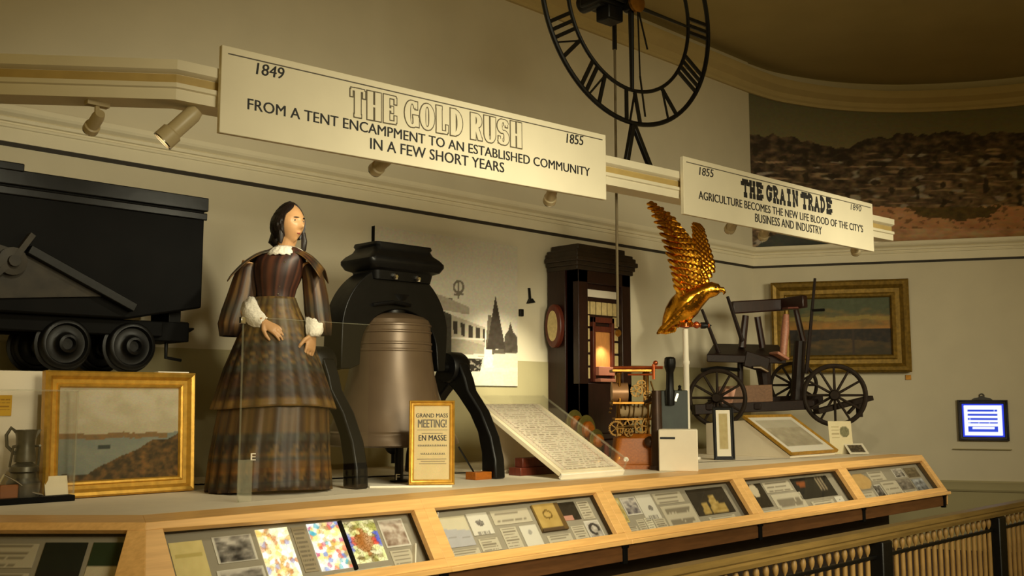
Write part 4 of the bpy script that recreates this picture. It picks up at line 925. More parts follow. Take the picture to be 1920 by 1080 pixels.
# hair: centre parted, over the ears and gathered at the nape
def hair_pt(t, a, k):
    tt = .08 + .96 * t; z = -.118 + .236 * tt
    prof = math.sin(PI * min(1, max(0, tt * .86 + .12))) ** .5
    wd = (.093 + .010 * math.sin(tt * 5)) * prof; bk = .122 * prof; fr = .100 * prof
    c, s = math.cos(a), math.sin(a); x = (fr if c > 0 else bk) * c; y = wd * s
    return HC + hf * (x - .004) + hs * y + EZ * (z + .008) + (hf * c + hs * s) * (.0025 * math.sin(k * 9 + a * 26))
mb = MB(); rings = []
for i in range(22):
    t = i / 21; open_ = 1.12 * (1 - max(0, (t - .60) / .40)) if t > .60 else 1.12
    open_ = max(.02, open_ - .12 * t); rings.append([hair_pt(t, open_ + (2 * PI - 2 * open_) * j / 40, t) for j in range(41)])
inner = [[HC + (p - HC) * .88 for p in r] for r in rings]
mb.loft([a_ + b_[::-1] for a_, b_ in zip(rings, inner)], True)
mb.tube([HC - hf * .085 + EZ * -.06, HC - hf * .095 + EZ * -.10, HC - hf * .075 + EZ * -.135], [.05, .058, .03], 14)
mb.build('hair', M_HAIR, man)
mb = MB(); p = HC + hs * .082 + hf * .03 - EZ * .05; mb.tube([p, p - EZ * .05 + hf * .01, p - EZ * .1 + hf * .006, p - EZ * .125], [.014, .018, .016, .006], 10); p = HC - hs * .078 + hf * .012 - EZ * .05; mb.tube([p, p - EZ * .04, p - EZ * .08], [.016, .018, .008], 10); mb.build('hair_curl', M_HAIR, man)
# dress cloth patterns; the skirts also carry fold shade in their colour
BR, OC, TE, DK, RU = (70, 46, 28), (128, 94, 42), (50, 54, 50), (36, 23, 18), (96, 56, 28)
def plaid(a, h, base):
    """a along the cloth, h up the cloth, in metres"""
    c = base; u = (a / .11) % 1; v = (h / .13) % 1
    if u < .3: c = mixc(c, OC, .6)
    elif u < .45: c = mixc(c, DK, .8)
    elif .62 < u < .78: c = mixc(c, RU, .6)
    if v < .22: c = mixc(c, TE, .65)
    elif .32 < v < .4: c = mixc(c, OC, .55)
    elif v > .82: c = mixc(c, DK, .6)
    return rgbj(c, 16 * nz(a * 40, h * 40))
def skirt(name, rows, n, folds, amp, pat, thick=.006, zsh=0.0):
    rings, cols = [], []
    for i, (cx, py, rx, ry) in enumerate(rows):
        c = L(cx, py); f = i / (len(rows) - 1); r, cc = [], []
        for j in range(n):
            a = 2 * PI * j / n; ph = folds * a + 1.6 * math.sin(3 * a) + zsh; k = 1 + amp * (.25 + .75 * f) * (math.sin(ph) + .35 * math.sin(2.3 * ph + 1))
            r.append(c + RX * (rx * k * math.cos(a)) + RD * (ry * k * math.sin(a)) - EZ * (.012 * f * math.sin(2 * a + .6)))
            cc.append(pat(a * rx, (750 - py) * S + 1, f, ph))
        rings.append(r); cols.append(cc)
    return grid_col(name, rings, cols, M_CLOTH, man, thick)
M_CLOTH = vc_mat('plaid_silk', .5, spec=.4)
def rows(pts, k):                          # (py, left, right) -> rows
    out = []
    for i in range(k + 1):
        py = pts[0][0] + (pts[-1][0] - pts[0][0]) * i / k
        for a_, b_ in zip(pts, pts[1:]):
            if a_[0] <= py <= b_[0] + 1e-6: t = (py - a_[0]) / (b_[0] - a_[0]); l_ = a_[1] + (b_[1] - a_[1]) * t; r_ = a_[2] + (b_[2] - a_[2]) * t; break
        out.append(((l_ + r_) / 2, py, (r_ - l_) / 2 * S, (r_ - l_) / 2 * S * .92))
    return out
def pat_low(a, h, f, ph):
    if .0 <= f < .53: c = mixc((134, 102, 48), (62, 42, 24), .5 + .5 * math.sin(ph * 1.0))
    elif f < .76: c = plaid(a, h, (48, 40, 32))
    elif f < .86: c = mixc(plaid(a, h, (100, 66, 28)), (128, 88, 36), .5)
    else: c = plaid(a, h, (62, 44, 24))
    return mixc(c, DK, .5 * max(0, -math.sin(ph)))  # fold troughs darkened, shade painted into the cloth
def pat_up(a, h, f, ph):
    if f < .35: c = mixc(plaid(a, h, (104, 82, 40)), (110, 86, 44), .5)
    elif f < .72: c = plaid(a, h, (66, 58, 44))
    elif f < .94: c = mixc(plaid(a, h, (72, 48, 32)), (50, 34, 26), .4)
    else: c = (112, 84, 40)
    return mixc(c, DK, .4 * max(0, -math.sin(ph)))  # painted shade in the hollows of the folds
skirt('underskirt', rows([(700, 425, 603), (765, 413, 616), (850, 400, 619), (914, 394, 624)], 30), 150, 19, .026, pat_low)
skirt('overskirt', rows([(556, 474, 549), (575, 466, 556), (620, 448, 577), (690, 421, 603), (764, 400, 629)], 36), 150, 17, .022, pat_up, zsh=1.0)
# bodice, shoulder cape
def pat_bod(u, f):
    c = (58, 34, 26); k = (u * 16) % 1
    if k < .3: c = (84, 48, 32)
    elif k > .8: c = (36, 22, 18)
    return rgbj(c, 10 * nz(u * 30, f * 20))
def shell(name, rr, n, colf, thick=.005, ax=None, ay=None):
    rings = [ell(c, ax or bx, ay or by, rx, ry, n) for c, rx, ry in rr]
    return grid_col(name, rings, [[colf(j / n, i / (len(rr) - 1)) for j in range(n)] for i in range(len(rr))], M_CLOTH, man, thick)
shell('bodice', [(L(512, 566), .112, .098), (L(512, 556), .108, .094), (L(513, 540), .116, .105), (L(515, 520), .136, .122), (L(517, 502), .148, .13), (L(518, 488), .152, .12), (L(520, 476, .005), .158, .098), (L(524, 466, .008), .118, .08), (L(528, 459, .008), .068, .066)], 60, pat_bod)
mb = MB()
for k in range(5): mb.ball(tuple(L(536 - k * 3.2, 492 + k * 15, 0) - RD * (.118 - .006 * k) + RX * .0), .0065, 10, 8)
mb.build('button', M_STEEL, man)
def cape(name, side):
    rings, cols = [], []; n = 26
    for i in range(9):
        f = i / 8; r, cc = [], []
        for j in range(n + 1):
            a = PI * (j / n); c_, s_ = math.cos(a), math.sin(a)            # from front to back over the shoulder
            px = 524 + side * (20 + f ** .8 * (74 if side < 0 else 60)); py = 462 + 38 * f ** 1.7 + (7 if side < 0 else 1) * f
            wdt = .08 + .055 * f
            r.append(L(px, py + (8 + 14 * f) * abs(c_) ** 1.5, .005) - RD * (c_ * wdt)); cc.append(rgbj(plaid(j * .012, f * .2, (56, 36, 24)), -6) if f < .9 else (84, 60, 32))
        rings.append(r); cols.append(cc)
    grid_col(name, rings, cols, M_CLOTH, man, .006, closed=False)
cape('shoulder_cape', -1); cape('shoulder_cape', 1)
def pat_sl(a, f): return mixc(plaid(a * .5, f * .4, (70, 48, 30)), DK, .25 * (math.sin(a * 19) > .3)) if f < .93 else (40, 26, 20)
def sleeve(name, rws):
    rings = [ell(L(cx, py, d), RX, RD, rx * S, ry * S, 44) for cx, py, rx, ry, d in rws]; k = len(rws)
    rings = [[p + (p - sum(r, V((0, 0, 0))) / 44) * (.05 * (i / k) * math.sin(j * 44 / 44 * 1.7)) for j, p in enumerate(r)] for i, r in enumerate(rings)]
    grid_col(name, rings, [[pat_sl(2 * PI * j / 44 * .3, i / (k - 1)) for j in range(44)] for i in range(k)], M_CLOTH, man, .006)
sleeve('sleeve', [(470, 488, 5, 8, 0), (462, 492, 14, 16, 0), (456, 500, 19, 20, 0), (453, 520, 23, 24, 0), (449, 550, 27, 28, -.01), (442, 580, 29, 30, -.02), (436, 606, 28, 30, -.03), (433, 630, 21, 27, -.03)])
sleeve('sleeve', [(564, 486, 5, 8, .01), (571, 490, 13, 16, .01), (577, 498, 18, 19, .01), (582, 520, 20, 22, .02), (587, 550, 22, 24, .02), (592, 580, 23, 25, .0), (597, 606, 22, 24, -.01), (603, 628, 15, 20, .0)])
# white undersleeves
mb = MB(); rings = []
for i, (px, py, d, r) in enumerate(((461, 570, -.05, .06), (472, 582, -.09, .062), (484, 596, -.125, .056), (494, 603, -.145, .048), (500, 606, -.16, .036), (504, 608, -.168, .034))):
    rings.append([q + EZ * (.004 * math.sin(j * 2.1)) for j, q in enumerate(ell(L(px, py, d), (EZ * .8 + RX * .5).normalized(), (RD * .9 + RX * .2).normalized(), r, r * .9, 24))])
mb.loft(rings, False); o = mb.build('undersleeve', M_LACE, man); md = o.modifiers.new('cloth', 'SOLIDIFY'); md.thickness = .004
mb = MB(); rings = [[q + RX * (.004 * math.sin(j * 2.1)) for j, q in enumerate(ell(L(px, py, d), RX, RD, r, r * .9, 24))] for px, py, d, r in ((590, 575, .0, .05), (591, 595, -.03, .054), (592, 612, -.06, .054), (592, 624, -.08, .046), (591, 632, -.09, .036))]
mb.loft(rings, False); o = mb.build('undersleeve', M_LACE, man); md = o.modifiers.new('cloth', 'SOLIDIFY'); md.thickness = .004
# lace collar
mb = MB(); rings = []
for f, rx, ry, dz in ((0, .056, .056, .0), (.3, .075, .078, -.012), (.7, .10, .108, -.04), (1, .115, .122, -.062)):
    rings.append([q + EZ * (dz * (1 if math.sin(2 * PI * j / 56) < .2 else .5) + .004 * f * math.sin(j * 1.9)) for j, q in enumerate(ell(L(527, 456, .006), bx, by, rx * (.92 + .08 * abs(math.sin(j * .56))) , ry, 56))])
mb.loft(rings, False); o = mb.build('lace_collar', M_LACE, man); md = o.modifiers.new('cloth', 'SOLIDIFY'); md.thickness = .005

# glass barrier panes in front of the woman
def pane(label, pxl, pxr, Y, pyt):
    x0, x1 = W(pxl, 800, Y).x, W(pxr, 800, Y).x; zt = W(pxl, pyt, Y).z
    root = thing('glass_barrier', label, 'glass pane', ((x0 + x1) / 2, Y, ZP)); mb = MB(); mb.box(x0, x1, Y - .004, Y + .004, ZP + .001, zt); mb.build('sheet', M_GLASS, root, smooth=False)
    mb = MB(); mb.box(x0 - .002, x0 + .004, Y - .005, Y + .005, ZP + .001, zt); mb.box(x0, x1, Y - .005, Y + .005, zt, zt + .003); mb.build('polished_edge', M_GEDGE, root, smooth=False); return root, x0, x1, zt
pn, gx0, gx1, gzt = pane('tall glass pane standing before the plaid dress and the bell', 450, 690, 4.74, 594)
mb = MB(); a_ = W(443, 925, 4.74).x; b_ = W(470, 925, 4.74).x; mb.box(a_, b_, 4.735, 4.728, ZP + .001, W(456, 862, 4.74).z); mb.build('corner_plate', M_GEDGE, pn, smooth=False)
mb = MB(); q = W(453, 596, 4.74); mb.box(q.x - .008, q.x + .02, 4.728, 4.752, q.z - .03, q.z + .006); mb.build('clip', M_STEEL, pn, bevel=.003)
# white letter markers on small stands
def letter(ch, px, py, Y, hpx, label, disc=False):
    p = W(px, py, Y); s = (p - CAM).dot(FWD) / FPX; h = hpx * s; M = frame(p, RIGHT, EZ, -fh)
    root = thing('letter_marker', label, 'letter marker', p)
    if disc:
        mb = MB(M); mb.lathe([(.002, -.003), (h * .75, -.003), (h * .75, 0), (.002, 0)], 24, Matrix.Translation((0, h / 2, 0))); mb.build('disc', M_WHITE, root); text(ch, -h * .3, h * .3, h * .1, h * .9, M, M_INK, 'lettering', root)
    else: text(ch, -h * .35, h * .35, 0, h, M @ Matrix.Translation((0, 0, .003)), M_WHITE, 'lettering', root, ext=.001, bold=.02)
    return root, p
letter('E', 475, 863, 4.73, 13, 'white letter E on the glass before the plaid skirt')
# ---------------- bell and its stand
BX, BY = 4.165, 5.40
zb0 = 1.62 + (750 - 833) * 6.77 / 1900; zb1 = 1.62 + (750 - 588) * 6.77 / 1900; H = zb1 - zb0; RB = .452
bell = thing('bell', 'large bronze bell hanging in the black iron stand', 'bell', (BX, BY, zb0))
mb = MB(Matrix.Translation((BX, BY, zb0)))
pf = [(RB * .93, .0), (RB, .012), (RB * .985, .035), (RB * .94, .07), (RB * .93, .075), (RB * .925, .085), (RB * .90, .095), (RB * .895, .105), (RB * .80, .20), (RB * .70, .33), (RB * .635, .45), (RB * .60, .55), (RB * .588, .60), (RB * .598, .605), (RB * .598, .615), (RB * .583, .62), (RB * .582, .645), (RB * .593, .65), (RB * .593, .66), (RB * .578, .665), (RB * .574, .72), (RB * .586, .725), (RB * .586, .735), (RB * .571, .74), (RB * .569, .765), (RB * .58, .77), (RB * .58, .78), (RB * .562, .785), (RB * .54, .81), (RB * .47, .83), (RB * .34, .848), (RB * .2, .86)]
k = H / .86; pf = [(r, z * k) for r, z in pf]
pin = [(r - .03, z) for r, z in pf[::-1][2:]] ; pin = [(max(.01, r), min(z, .80 * k)) for r, z in pin]
mb.lathe([(.004, H)] + [(.2 * RB, H)] + pf[::-1][1:] + [(RB * .86, .02), (RB * .7, .22), (RB * .52, .55), (RB * .48, .76 * k), (.004, .8 * k)], 72, cap=True); mb.build('body', M_BRONZE, bell, sharp=30)
mb = MB(Matrix.Translation((BX, BY, zb0))); mb.tube([(0, 0, .78 * k), (.02, 0, .3), (.03, 0, .0)], [.02, .022, .03], 10); mb.ball((.03, 0, .0), .065); mb.tube([(.03, 0, -.04), (.03, 0, -.12)], .02, 10); mb.build('clapper', M_IRON, bell)
st = thing('bell_stand', 'black iron bell stand with arched yoke and curved legs', 'bell stand', (BX, BY, ZP))
def arc(cx, cz, rx, rz, a0, a1, n=24): return [(cx + rx * math.cos(math.radians(a0 + (a1 - a0) * i / n)), cz + rz * math.sin(math.radians(a0 + (a1 - a0) * i / n))) for i in range(n + 1)]
zp = 1.62 + 60 * 7.15 / 1900
outer = [(.385, zp - .03), (.395, zp + .12)] + arc(-.035, zp + .20, .44, .46, 8, 60) + [(.19, zb1 + .26), (-.19, zb1 + .26)] + arc(-.035, zp + .20, .44, .46, 118, 172) + [(-.475, zp + .12), (-.475, zp - .03)]
inner = [(-.40, zp - .03), (-.33, zp + .0)] + arc(-.01, zp + .10, .315, .27, 178, 2, 30) + [(.315, zp + .0), (.32, zp - .03)]
mb = MB(frame((BX, BY, 0), EX, EZ, -EY)); mb.prism(outer + inner, -.10, .10); mb.prism(arc(0, zp + .2, .30, .28, 0, 180) , -.02, .02)
mb.build('yoke', M_IRON, st, bevel=.02)
mb = MB(Matrix.Translation((BX, BY, 0))); mb.lathe([(.03, zb1 - .01), (.10, zb1 - .01), (.09, zb1 + .05), (.12, zb1 + .12), (.03, zb1 + .12)], 20); mb.tube([(-.24, -.11, zb1 + .035), (-.1, -.14, zb1 + .06), (.05, -.13, zb1 + .05)], .012, 8); mb.build('hanger_bolt', M_IRON, st)
# cap: a square capital with an ogee profile
zc0 = 1.62 + (750 - 528) * 6.77 / 1900; hc = lambda py: 1.62 + (750 - py) * 6.77 / 1900
mb = MB(Matrix.Translation((BX, BY, 0)))
def sq(hx, hy, z, r=.04, n=5):
    out = []
    for cx, cy, a0 in ((hx - r, hy - r, 0), (-hx + r, hy - r, 90), (-hx + r, -hy + r, 180), (hx - r, -hy + r, 270)):
        for i in range(n): a = math.radians(a0 + 90 * i / (n - 1)); out.append((cx + r * math.cos(a), cy + r * math.sin(a), z))
    return out
mb.loft([sq(.24, .13, hc(530)), sq(.25, .14, hc(514)), sq(.29, .17, hc(510)), sq(.315, .185, hc(500)), sq(.315, .185, hc(494)), sq(.29, .17, hc(486)), sq(.25, .145, hc(478)), sq(.235, .135, hc(470)), sq(.245, .14, hc(466)), sq(.24, .135, hc(461))]); mb.build('cap', M_IRON, st, sharp=40)
mb = MB(); 
for dx in (-.09, .10): mb.lathe([(.003, -.012), (.022, -.012), (.022, .006), (.012, .014), (.003, .014)], 6, frame((BX + dx, BY - .148, hc(524)), EX, EZ, -EY))
mb.build('cap_bolt', M_STEEL, st)
# stands: one curved two legged bracket at each end of the axle
def leg_profile(sg):                      # sg -1 front, +1 back; (y, z) outline of one curved leg
    o_ = [(0, zp + .06), (sg * .11, zp + .03), (sg * .17, zp - .08), (sg * .20, zp - .16), (sg * .33, zp - .30), (sg * .43, zp - .47), (sg * .475, zp - .62), (sg * .485, ZP + .002)]
    i_ = [(sg * .345, ZP + .002), (sg * .34, zp - .58), (sg * .30, zp - .44), (sg * .22, zp - .32), (sg * .10, zp - .2), (sg * .03, zp - .14), (0, zp - .12)]
    return o_ + i_
for dx in (-.575, .545):
    for sg in (-1, 1):
        mb = MB(frame((BX + dx, BY, 0), EY, EZ, EX)); mb.prism(leg_profile(sg), -.045, .045); mb.build('leg', M_IRON, st, bevel=.012)
    mb = MB(frame((BX + dx, BY, zp), EY, EZ, EX)); mb.lathe([(.004, -.07), (.10, -.07), (.11, -.05), (.11, .05), (.10, .07), (.004, .07)], 24); mb.build('bearing', M_IRON, st)
mb = MB(); mb.tube([(BX - .6, BY, zp), (BX - .42, BY, zp)], .035, 12); mb.tube([(BX + .42, BY, zp), (BX + .6, BY, zp)], .035, 12); mb.build('axle', M_IRON, st)
px_ = W(748, 900, 5.2); mb = MB(); mb.tube([(px_.x, 5.2, ZP + .001), (px_.x, 5.2, ZP + .24)], .028, 12); mb.lathe([(.003, ZP + .001), (.06, ZP + .001), (.06, ZP + .012), (.003, ZP + .012)], 16, Matrix.Translation((px_.x, 5.2, 0))); tag(mb.build('post', M_IRON), 'short black post under the mouth of the bell', 'post')
letter('F', 746, 900, 5.12, 11, 'white letter marker before the short post under the bell')
r0, r1 = W(860, 838, 5.0), W(888, 890, 5.0); r1.z = ZP + .05
mb = MB(); mb.tube([r0, r1], .006, 6); rd = mb.build('support_rod', M_IRON); tag(rd, 'thin slanting black rod rising from the orange block under the bell', 'rod')
oc = W(897, 893, 5.0); mb = MB(); mb.box(oc.x - .07, oc.x + .075, 4.95, 5.05, ZP, ZP + .05); tag(mb.build('wood_block', mat('orange_wood', (158, 86, 10), .5, var=.2, stretch=(2, 10, 10)), bevel=.004), 'small orange wooden block between the bell and the slanted book', 'block')
q = W(990, 880, 5.3); mb = MB(); mb.box(4.98, 5.43, 5.0, 5.12, ZP, ZP + .055); mb.box(5.02, 5.4, 5.02, 5.1, ZP + .055, ZP + .12); tag(mb.build('wood_box', M_MAHOGR, bevel=.005), 'red brown wooden box under the slanted white book', 'box')

# ---------------- streetcar photograph on the wall
YPH = YW - .045; a = W(703, 423, YPH); b = W(970, 460, YPH); c_ = W(972, 724, YPH); pw, ph = b.x - a.x, a.z - c_.z
sp = thing('streetcar_photograph', 'big black and white photograph of an old streetcar mounted on the wall behind the bell', 'photograph', ((a.x + b.x) / 2, YPH, c_.z))
def inpoly(x, y, P):
    k = False; j = len(P) - 1
    for i in range(len(P)):
        if (P[i][1] > y) != (P[j][1] > y) and x < (P[j][0] - P[i][0]) * (y - P[i][1]) / (P[j][1] - P[i][1]) + P[i][0]: k = not k
        j = i
    return k
def f_street(x, y):
    n = fbm(x / 9, y / 9, 2)
    c = (216, 208, 190) if y < 690 else (226, 218, 200)
    if y > 697: return rgbj((218, 210, 192), 10 * n)
    if inpoly(x, y, [(790, 545), (826, 553), (880, 576), (880, 590), (836, 582), (790, 575)]): return rgbj((170, 160, 142), 20 * n)
    if inpoly(x, y, [(815, 556), (848, 560), (850, 565), (816, 562)]): return (70, 64, 56)
    if inpoly(x, y, [(780, 575), (820, 577), (846, 590), (846, 666), (780, 664)]): return rgbj((62, 58, 50), 26 * n) if not (800 < x < 812 and 590 < y < 630) else (110, 104, 92)
    if abs(y - (632 + (x - 820) * .05)) < 1.3 and 815 < x < 908: return (206, 198, 180)
    if inpoly(x, y, [(846, 590), (910, 614), (908, 670), (846, 668)]):
        v = y - (600 + (x - 846) * .28)
        if 0 < v < 24 and ((x - 850) % 14) < 8: return (58, 52, 44)
        if v < 30: return rgbj((176, 166, 146), 16 * n)
        if abs(y - 666) < 2: return (214, 206, 188)
        return rgbj((152, 143, 124), 18 * n)
    if inpoly(x, y, [(800, 668), (905, 672), (900, 698), (868, 706), (800, 700)]): return (42, 38, 32) if fbm(x / 6, y / 4, 5) > -.12 else (150, 142, 126)
    d = math.hypot((x - 860) / .8, y - 538)
    if abs(d - 11) < 2.2 or (abs(x - 860) < 1.5 and 528 < y < 560) or (abs(x - 860) < 9 and abs(y - 552) < 2): return (120, 112, 98)
    if inpoly(x, y, [(929, 553), (948, 655), (912, 655)]): return rgbj((66, 58, 50), 18 * n)
    if inpoly(x, y, [(915, 590), (922, 590), (922, 655), (910, 655)]): return (112, 102, 88)
    if inpoly(x, y, [(957, 604), (962, 622), (970, 632), (971, 660), (944, 660), (946, 630), (953, 620)]): return rgbj((78, 70, 60), 24 * n)
    if inpoly(x, y, [(922, 655), (972, 656), (972, 662), (922, 664)]): return (96, 88, 76)
    if 905 < x < 932 and 625 < y < 690 and abs(x - 916) < 9 + 5 * n: return (238, 232, 214)
    return rgbj(c, 7 * n)
paint('print', frame((a.x, YPH, c_.z), EX, EZ, -EY), pw, ph, 190, 150, f_street, vc_mat('photo_print', .45), sp, th=.003, by_px=True)
mb = MB(); mb.box(a.x, b.x, YPH + .0005, YW - .002, c_.z, a.z); mb.build('backing_board', M_IRONB, sp)
# wall hook and small fitting beside it
q = W(993, 570, YW); wh = thing('wall_hook', 'small dark bracket on the wall between photograph and tall wooden cabinet', 'hook', q)
mb = MB(); mb.bar(W(992, 540, YW - .01), W(994, 566, YW - .01), .02, .016, up=(0, 1, 0)); mb.prism([(q.x - .045, q.z), (q.x + .05, q.z + .015), (q.x + .012, q.z + .05), (q.x - .02, q.z + .045)], 0, .03, frame((0, YW, 0), EX, EZ, -EY)); mb.build('plate', M_IRON, wh)
q = W(975, 586, YW); mb = MB(); mb.box(q.x - .02, q.x + .02, YW - .03, YW, q.z - .035, q.z + .03); tag(mb.build('wall_fitting', M_IRON, bevel=.004), 'tiny black fitting on the wall at right edge of the streetcar photograph', 'fitting')

# ---------------- framed poster
pc = Wz(809, 913, ZP); pc = V((pc.x, pc.y, ZP)); sp_ = (pc - CAM).dot(FWD) / FPX; ex = (RIGHT * .995 + fh * .1).normalized(); pwd, pht = 86 * sp_, 157 * sp_
base_ = MB(frame(pc, ex, ex.cross(EZ) * -1, EZ)); bw0, bw1 = -115 * sp_, 38 * sp_
base_.box(bw0, bw1, -.04, .08, 0, .012); tag(base_.build('base_strip', M_WHITE, bevel=.002), 'thin white strip under the framed poster', 'strip')
MP = lean(pc - ex * (pwd / 2) + EZ * .0125, ex, .07); po = thing('framed_poster', 'gold framed poster reading GRAND MASS MEETING below the bell', 'poster', pc + EZ * .0125)
picture_frame(po, MP, pwd, pht, .032, .028, M_GILT)
mb = MB(MP); mb.box(.006, pwd - .006, .006, pht - .006, -.003, .006); mb.build('backing', M_OAKD, po)
paint('paper', MP @ Matrix.Translation((.028, .028, .006)), pwd - .056, pht - .056, 30, 50, lambda u, v: rgbj((214, 192, 142), 8 * fbm(u * 4, v * 6)), M_PRINT, po, th=.002)
MPT = MP @ Matrix.Translation((0, 0, .0086)); X = lambda f: .028 + (pwd - .056) * f; Yv = lambda f: .028 + (pht - .056) * f
text('GRAND MASS', X(.06), X(.94), Yv(.835), Yv(.89), MPT, M_INK, 'lettering', po, ext=.0006, bold=.02)
text('MEETING!', X(.12), X(.9), Yv(.70), Yv(.81), MPT, M_INKG, 'lettering', po, ext=.0006, bold=.03)
text('EN MASSE', X(.14), X(.9), Yv(.525), Yv(.60), MPT, M_INK, 'lettering', po, ext=.0006, bold=.03)
mb = MB(MPT)
for v_, h_, x0_, x1_, sd in ((.665, .005, .1, .92, 0), (.45, .03, .12, .92, 3), (.34, .028, .2, .86, 5), (.275, .006, .1, .9, 0), (.245, .006, .2, .86, 0), (.215, .006, .15, .9, 0), (.62, .006, .22, .8, 0)):
    if not sd: mb.box(X(x0_), X(x1_), Yv(v_), Yv(v_ + h_), 0, .0005)
    else:
        u = x0_
        while u < x1_:
            wq = .035 + .02 * abs(nz(u * 31, sd));
            if nz(u * 17, sd) > -.38: mb.box(X(u), X(u + wq * .55), Yv(v_), Yv(v_ + h_ * (0.7 + .3 * abs(nz(u * 9, sd)))), 0, .0005); mb.box(X(u), X(u + wq), Yv(v_), Yv(v_ + .006), 0, .0005)
            u += wq * 1.25
mb.build('small_print', M_INKG, po, weld=False)

# ---------------- slanted register in its clear cover
bl, br_ = Wz(1050, 899, ZP), None
u0 = bl.x; y0 = bl.y; u1 = u0 + .66; yt = y0 + .82; zt_ = W(888, 742, yt).z; th_ = math.atan2(zt_ - ZP - .1, yt - y0); ln_ = math.hypot(yt - y0, zt_ - ZP - .1)
MR = frame((u0, y0, ZP + .012), EX, EY * math.cos(th_) + EZ * math.sin(th_), EX.cross(EY * math.cos(th_) + EZ * math.sin(th_)))
rg = thing('register_book', 'long white ruled register sheet lying on a slanted board under a clear cover', 'book', (u0 + .33, y0 + .4, ZP))
mb = MB(MR); mb.box(0, .64, 0, ln_, .0, .035); mb.build('page_block', M_PAPER, rg, bevel=.004)
def f_reg(u, v):
    k = v * 34; c = rgbj((226, 212, 186), 5 * nz(u * 5, v * 8))
    if (k % 1) < .34 and .06 < u < .95 and nz(u * 24, int(k) * 3.3) > -.1: c = mixc(c, (150, 134, 112), .75)
    if abs(u - .08) < .006 or abs(u - .9) < .006: c = (196, 172, 150)
    return c
paint('ruled_sheet', MR @ Matrix.Translation((.03, .03, .036)), .56, ln_ - .05, 60, 110, f_reg, M_PRINT, rg, th=.004)
mb = MB(MR); mb.box(.0, .645, -.012, .012, -.01, .028); mb.build('ledge', M_WHITE, rg, bevel=.003)
mb = MB(); mb.box(u0 + .05, u0 + .59, yt - .075, yt - .055, ZP, ZP + (yt - y0 - .075) * math.tan(th_) + .0); mb.box(u0 + .05, u0 + .59, yt - .16, yt, ZP, ZP + .02); mb.build('back_prop', M_CREAM, rg)
mb = MB(MR); mb.box(.640, .646, 0, ln_, .0, .10); mb.box(.0, .646, 0, .006, .036, .10); mb.box(.0, .646, 0, ln_, .10, .106); mb.build('clear_cover', M_GLASS, rg, smooth=False, weld=False)
mb = MB(MR); mb.box(.636, .65, 0, ln_, .098, .108); mb.box(.638, .648, -.002, .008, 0, .1); mb.build('cover_edge', M_GEDGE, rg, smooth=False, weld=False)

# ---------------- tall wooden cabinet against the wall
YK = 6.12; k0, k1 = W(1085, 600, YK).x, W(1183, 600, YK).x; dpk = YW - .025 - YK; hz_ = lambda py, px=1085: W(px, py, YK).z; zt = hz_(462, 1085)
cb = thing('key_cabinet', 'tall dark wooden cabinet with rows of cream tags against the wall', 'cabinet', ((k0 + k1) / 2, YK + dpk / 2, ZP))
KY = YW - .022
mb = MB(); mb.box(k0, k0 + .13, YK, KY, ZP, hz_(495)); mb.box(k1 - .13, k1, YK, KY, ZP, hz_(495)); mb.box(k0, k1, YK + .06, KY, ZP, hz_(495)); mb.box(k0, k1, YK, KY, hz_(528), hz_(495)); mb.box(k0, k1, YK, KY, ZP, hz_(718)); mb.box(k0 - .03, k0 + .10, YK + .14, KY, ZP, hz_(495)); mb.build('carcass', M_MAHOG, cb, bevel=.006, weld=False)
mb = MB()
for a_, b_, o_ in ((505, 496, .02), (497, 488, .035), (489, 480, .055), (481, 472, .04), (473, 466, .02)): mb.box(k0 - o_ - .02, k1 + o_, YK - o_, KY, hz_(a_), hz_(b_))
mb.box(k0 + .02, k1 - .05, YK + .02, KY, hz_(466), hz_(455)); mb.build('cornice', mat('cabinet_top_dark', (46, 34, 24), .45, var=.3), cb, bevel=.008)
mb = MB(); mb.box(k0 - .05, k1 + .04, YK - .04, KY, ZP, ZP + .16); mb.box(k0 - .03, k1 + .02, YK - .02, KY, ZP + .16, ZP + .22); mb.build('plinth', M_MAHOG, cb, bevel=.008)
rx0, rx1 = k0 + .13, k1 - .13
q0, q1 = W(1092, 551, YK + .05), W(1156, 538, YK + .05); mb = MB(); mb.box(rx0 + .03, rx1 - .03, YK + .044, YK + .06, q0.z - .02, q0.z + .05); mb.build('name_strip', M_WHITE, cb, bevel=.003)
colx = [rx0 + (rx1 - rx0) * (i + .5) / 6 for i in range(6)]; tw = (rx1 - rx0) / 6 * .82; zr = [hz_(577 + 24.5 * i, 1120) for i in range(6)]
def tagc(x, z, w_=tw, h_=.105):
    mb = MB(); mb.box(x - w_ / 2, x + w_ / 2, YK + .046, YK + .06, z - h_ / 2, z + h_ / 2); mb.build('tag', mat('tag_cream', (206, 184, 128), .6, var=.15, scale=30), cb, bevel=.002)
for x in colx: tagc(x, zr[0], h_=.12)
for i in range(1, 6): tagc(colx[0], zr[i], h_=.10); tagc(colx[5], zr[i], h_=.10)
dx0, dx1 = colx[1] - tw * .45, colx[4] + tw * .45; zd1 = hz_(594, 1120); zd0 = hz_(716, 1120)
mb = MB(); mb.box(dx0, dx0 + .035, YK + .02, YK + .06, zd0, zd1); mb.box(dx1 - .035, dx1, YK + .02, YK + .06, zd0, zd1); mb.box(dx0, dx1, YK + .02, YK + .06, zd1 - .05, zd1); mb.box(dx0, dx1, YK + .025, YK + .06, hz_(621, 1120), hz_(611, 1120)); mb.build('hatch_frame', M_MAHOGR, cb, bevel=.003, weld=False)
mb = MB(); mb.box(dx0 + .035, dx1 - .035, YK + .05, YK + .06, zd0 + .14, hz_(621, 1120)); mb.build('hatch_panel', mat('hatch_oak', (206, 140, 76), .5, var=.12, stretch=(10, 10, 2)), cb)
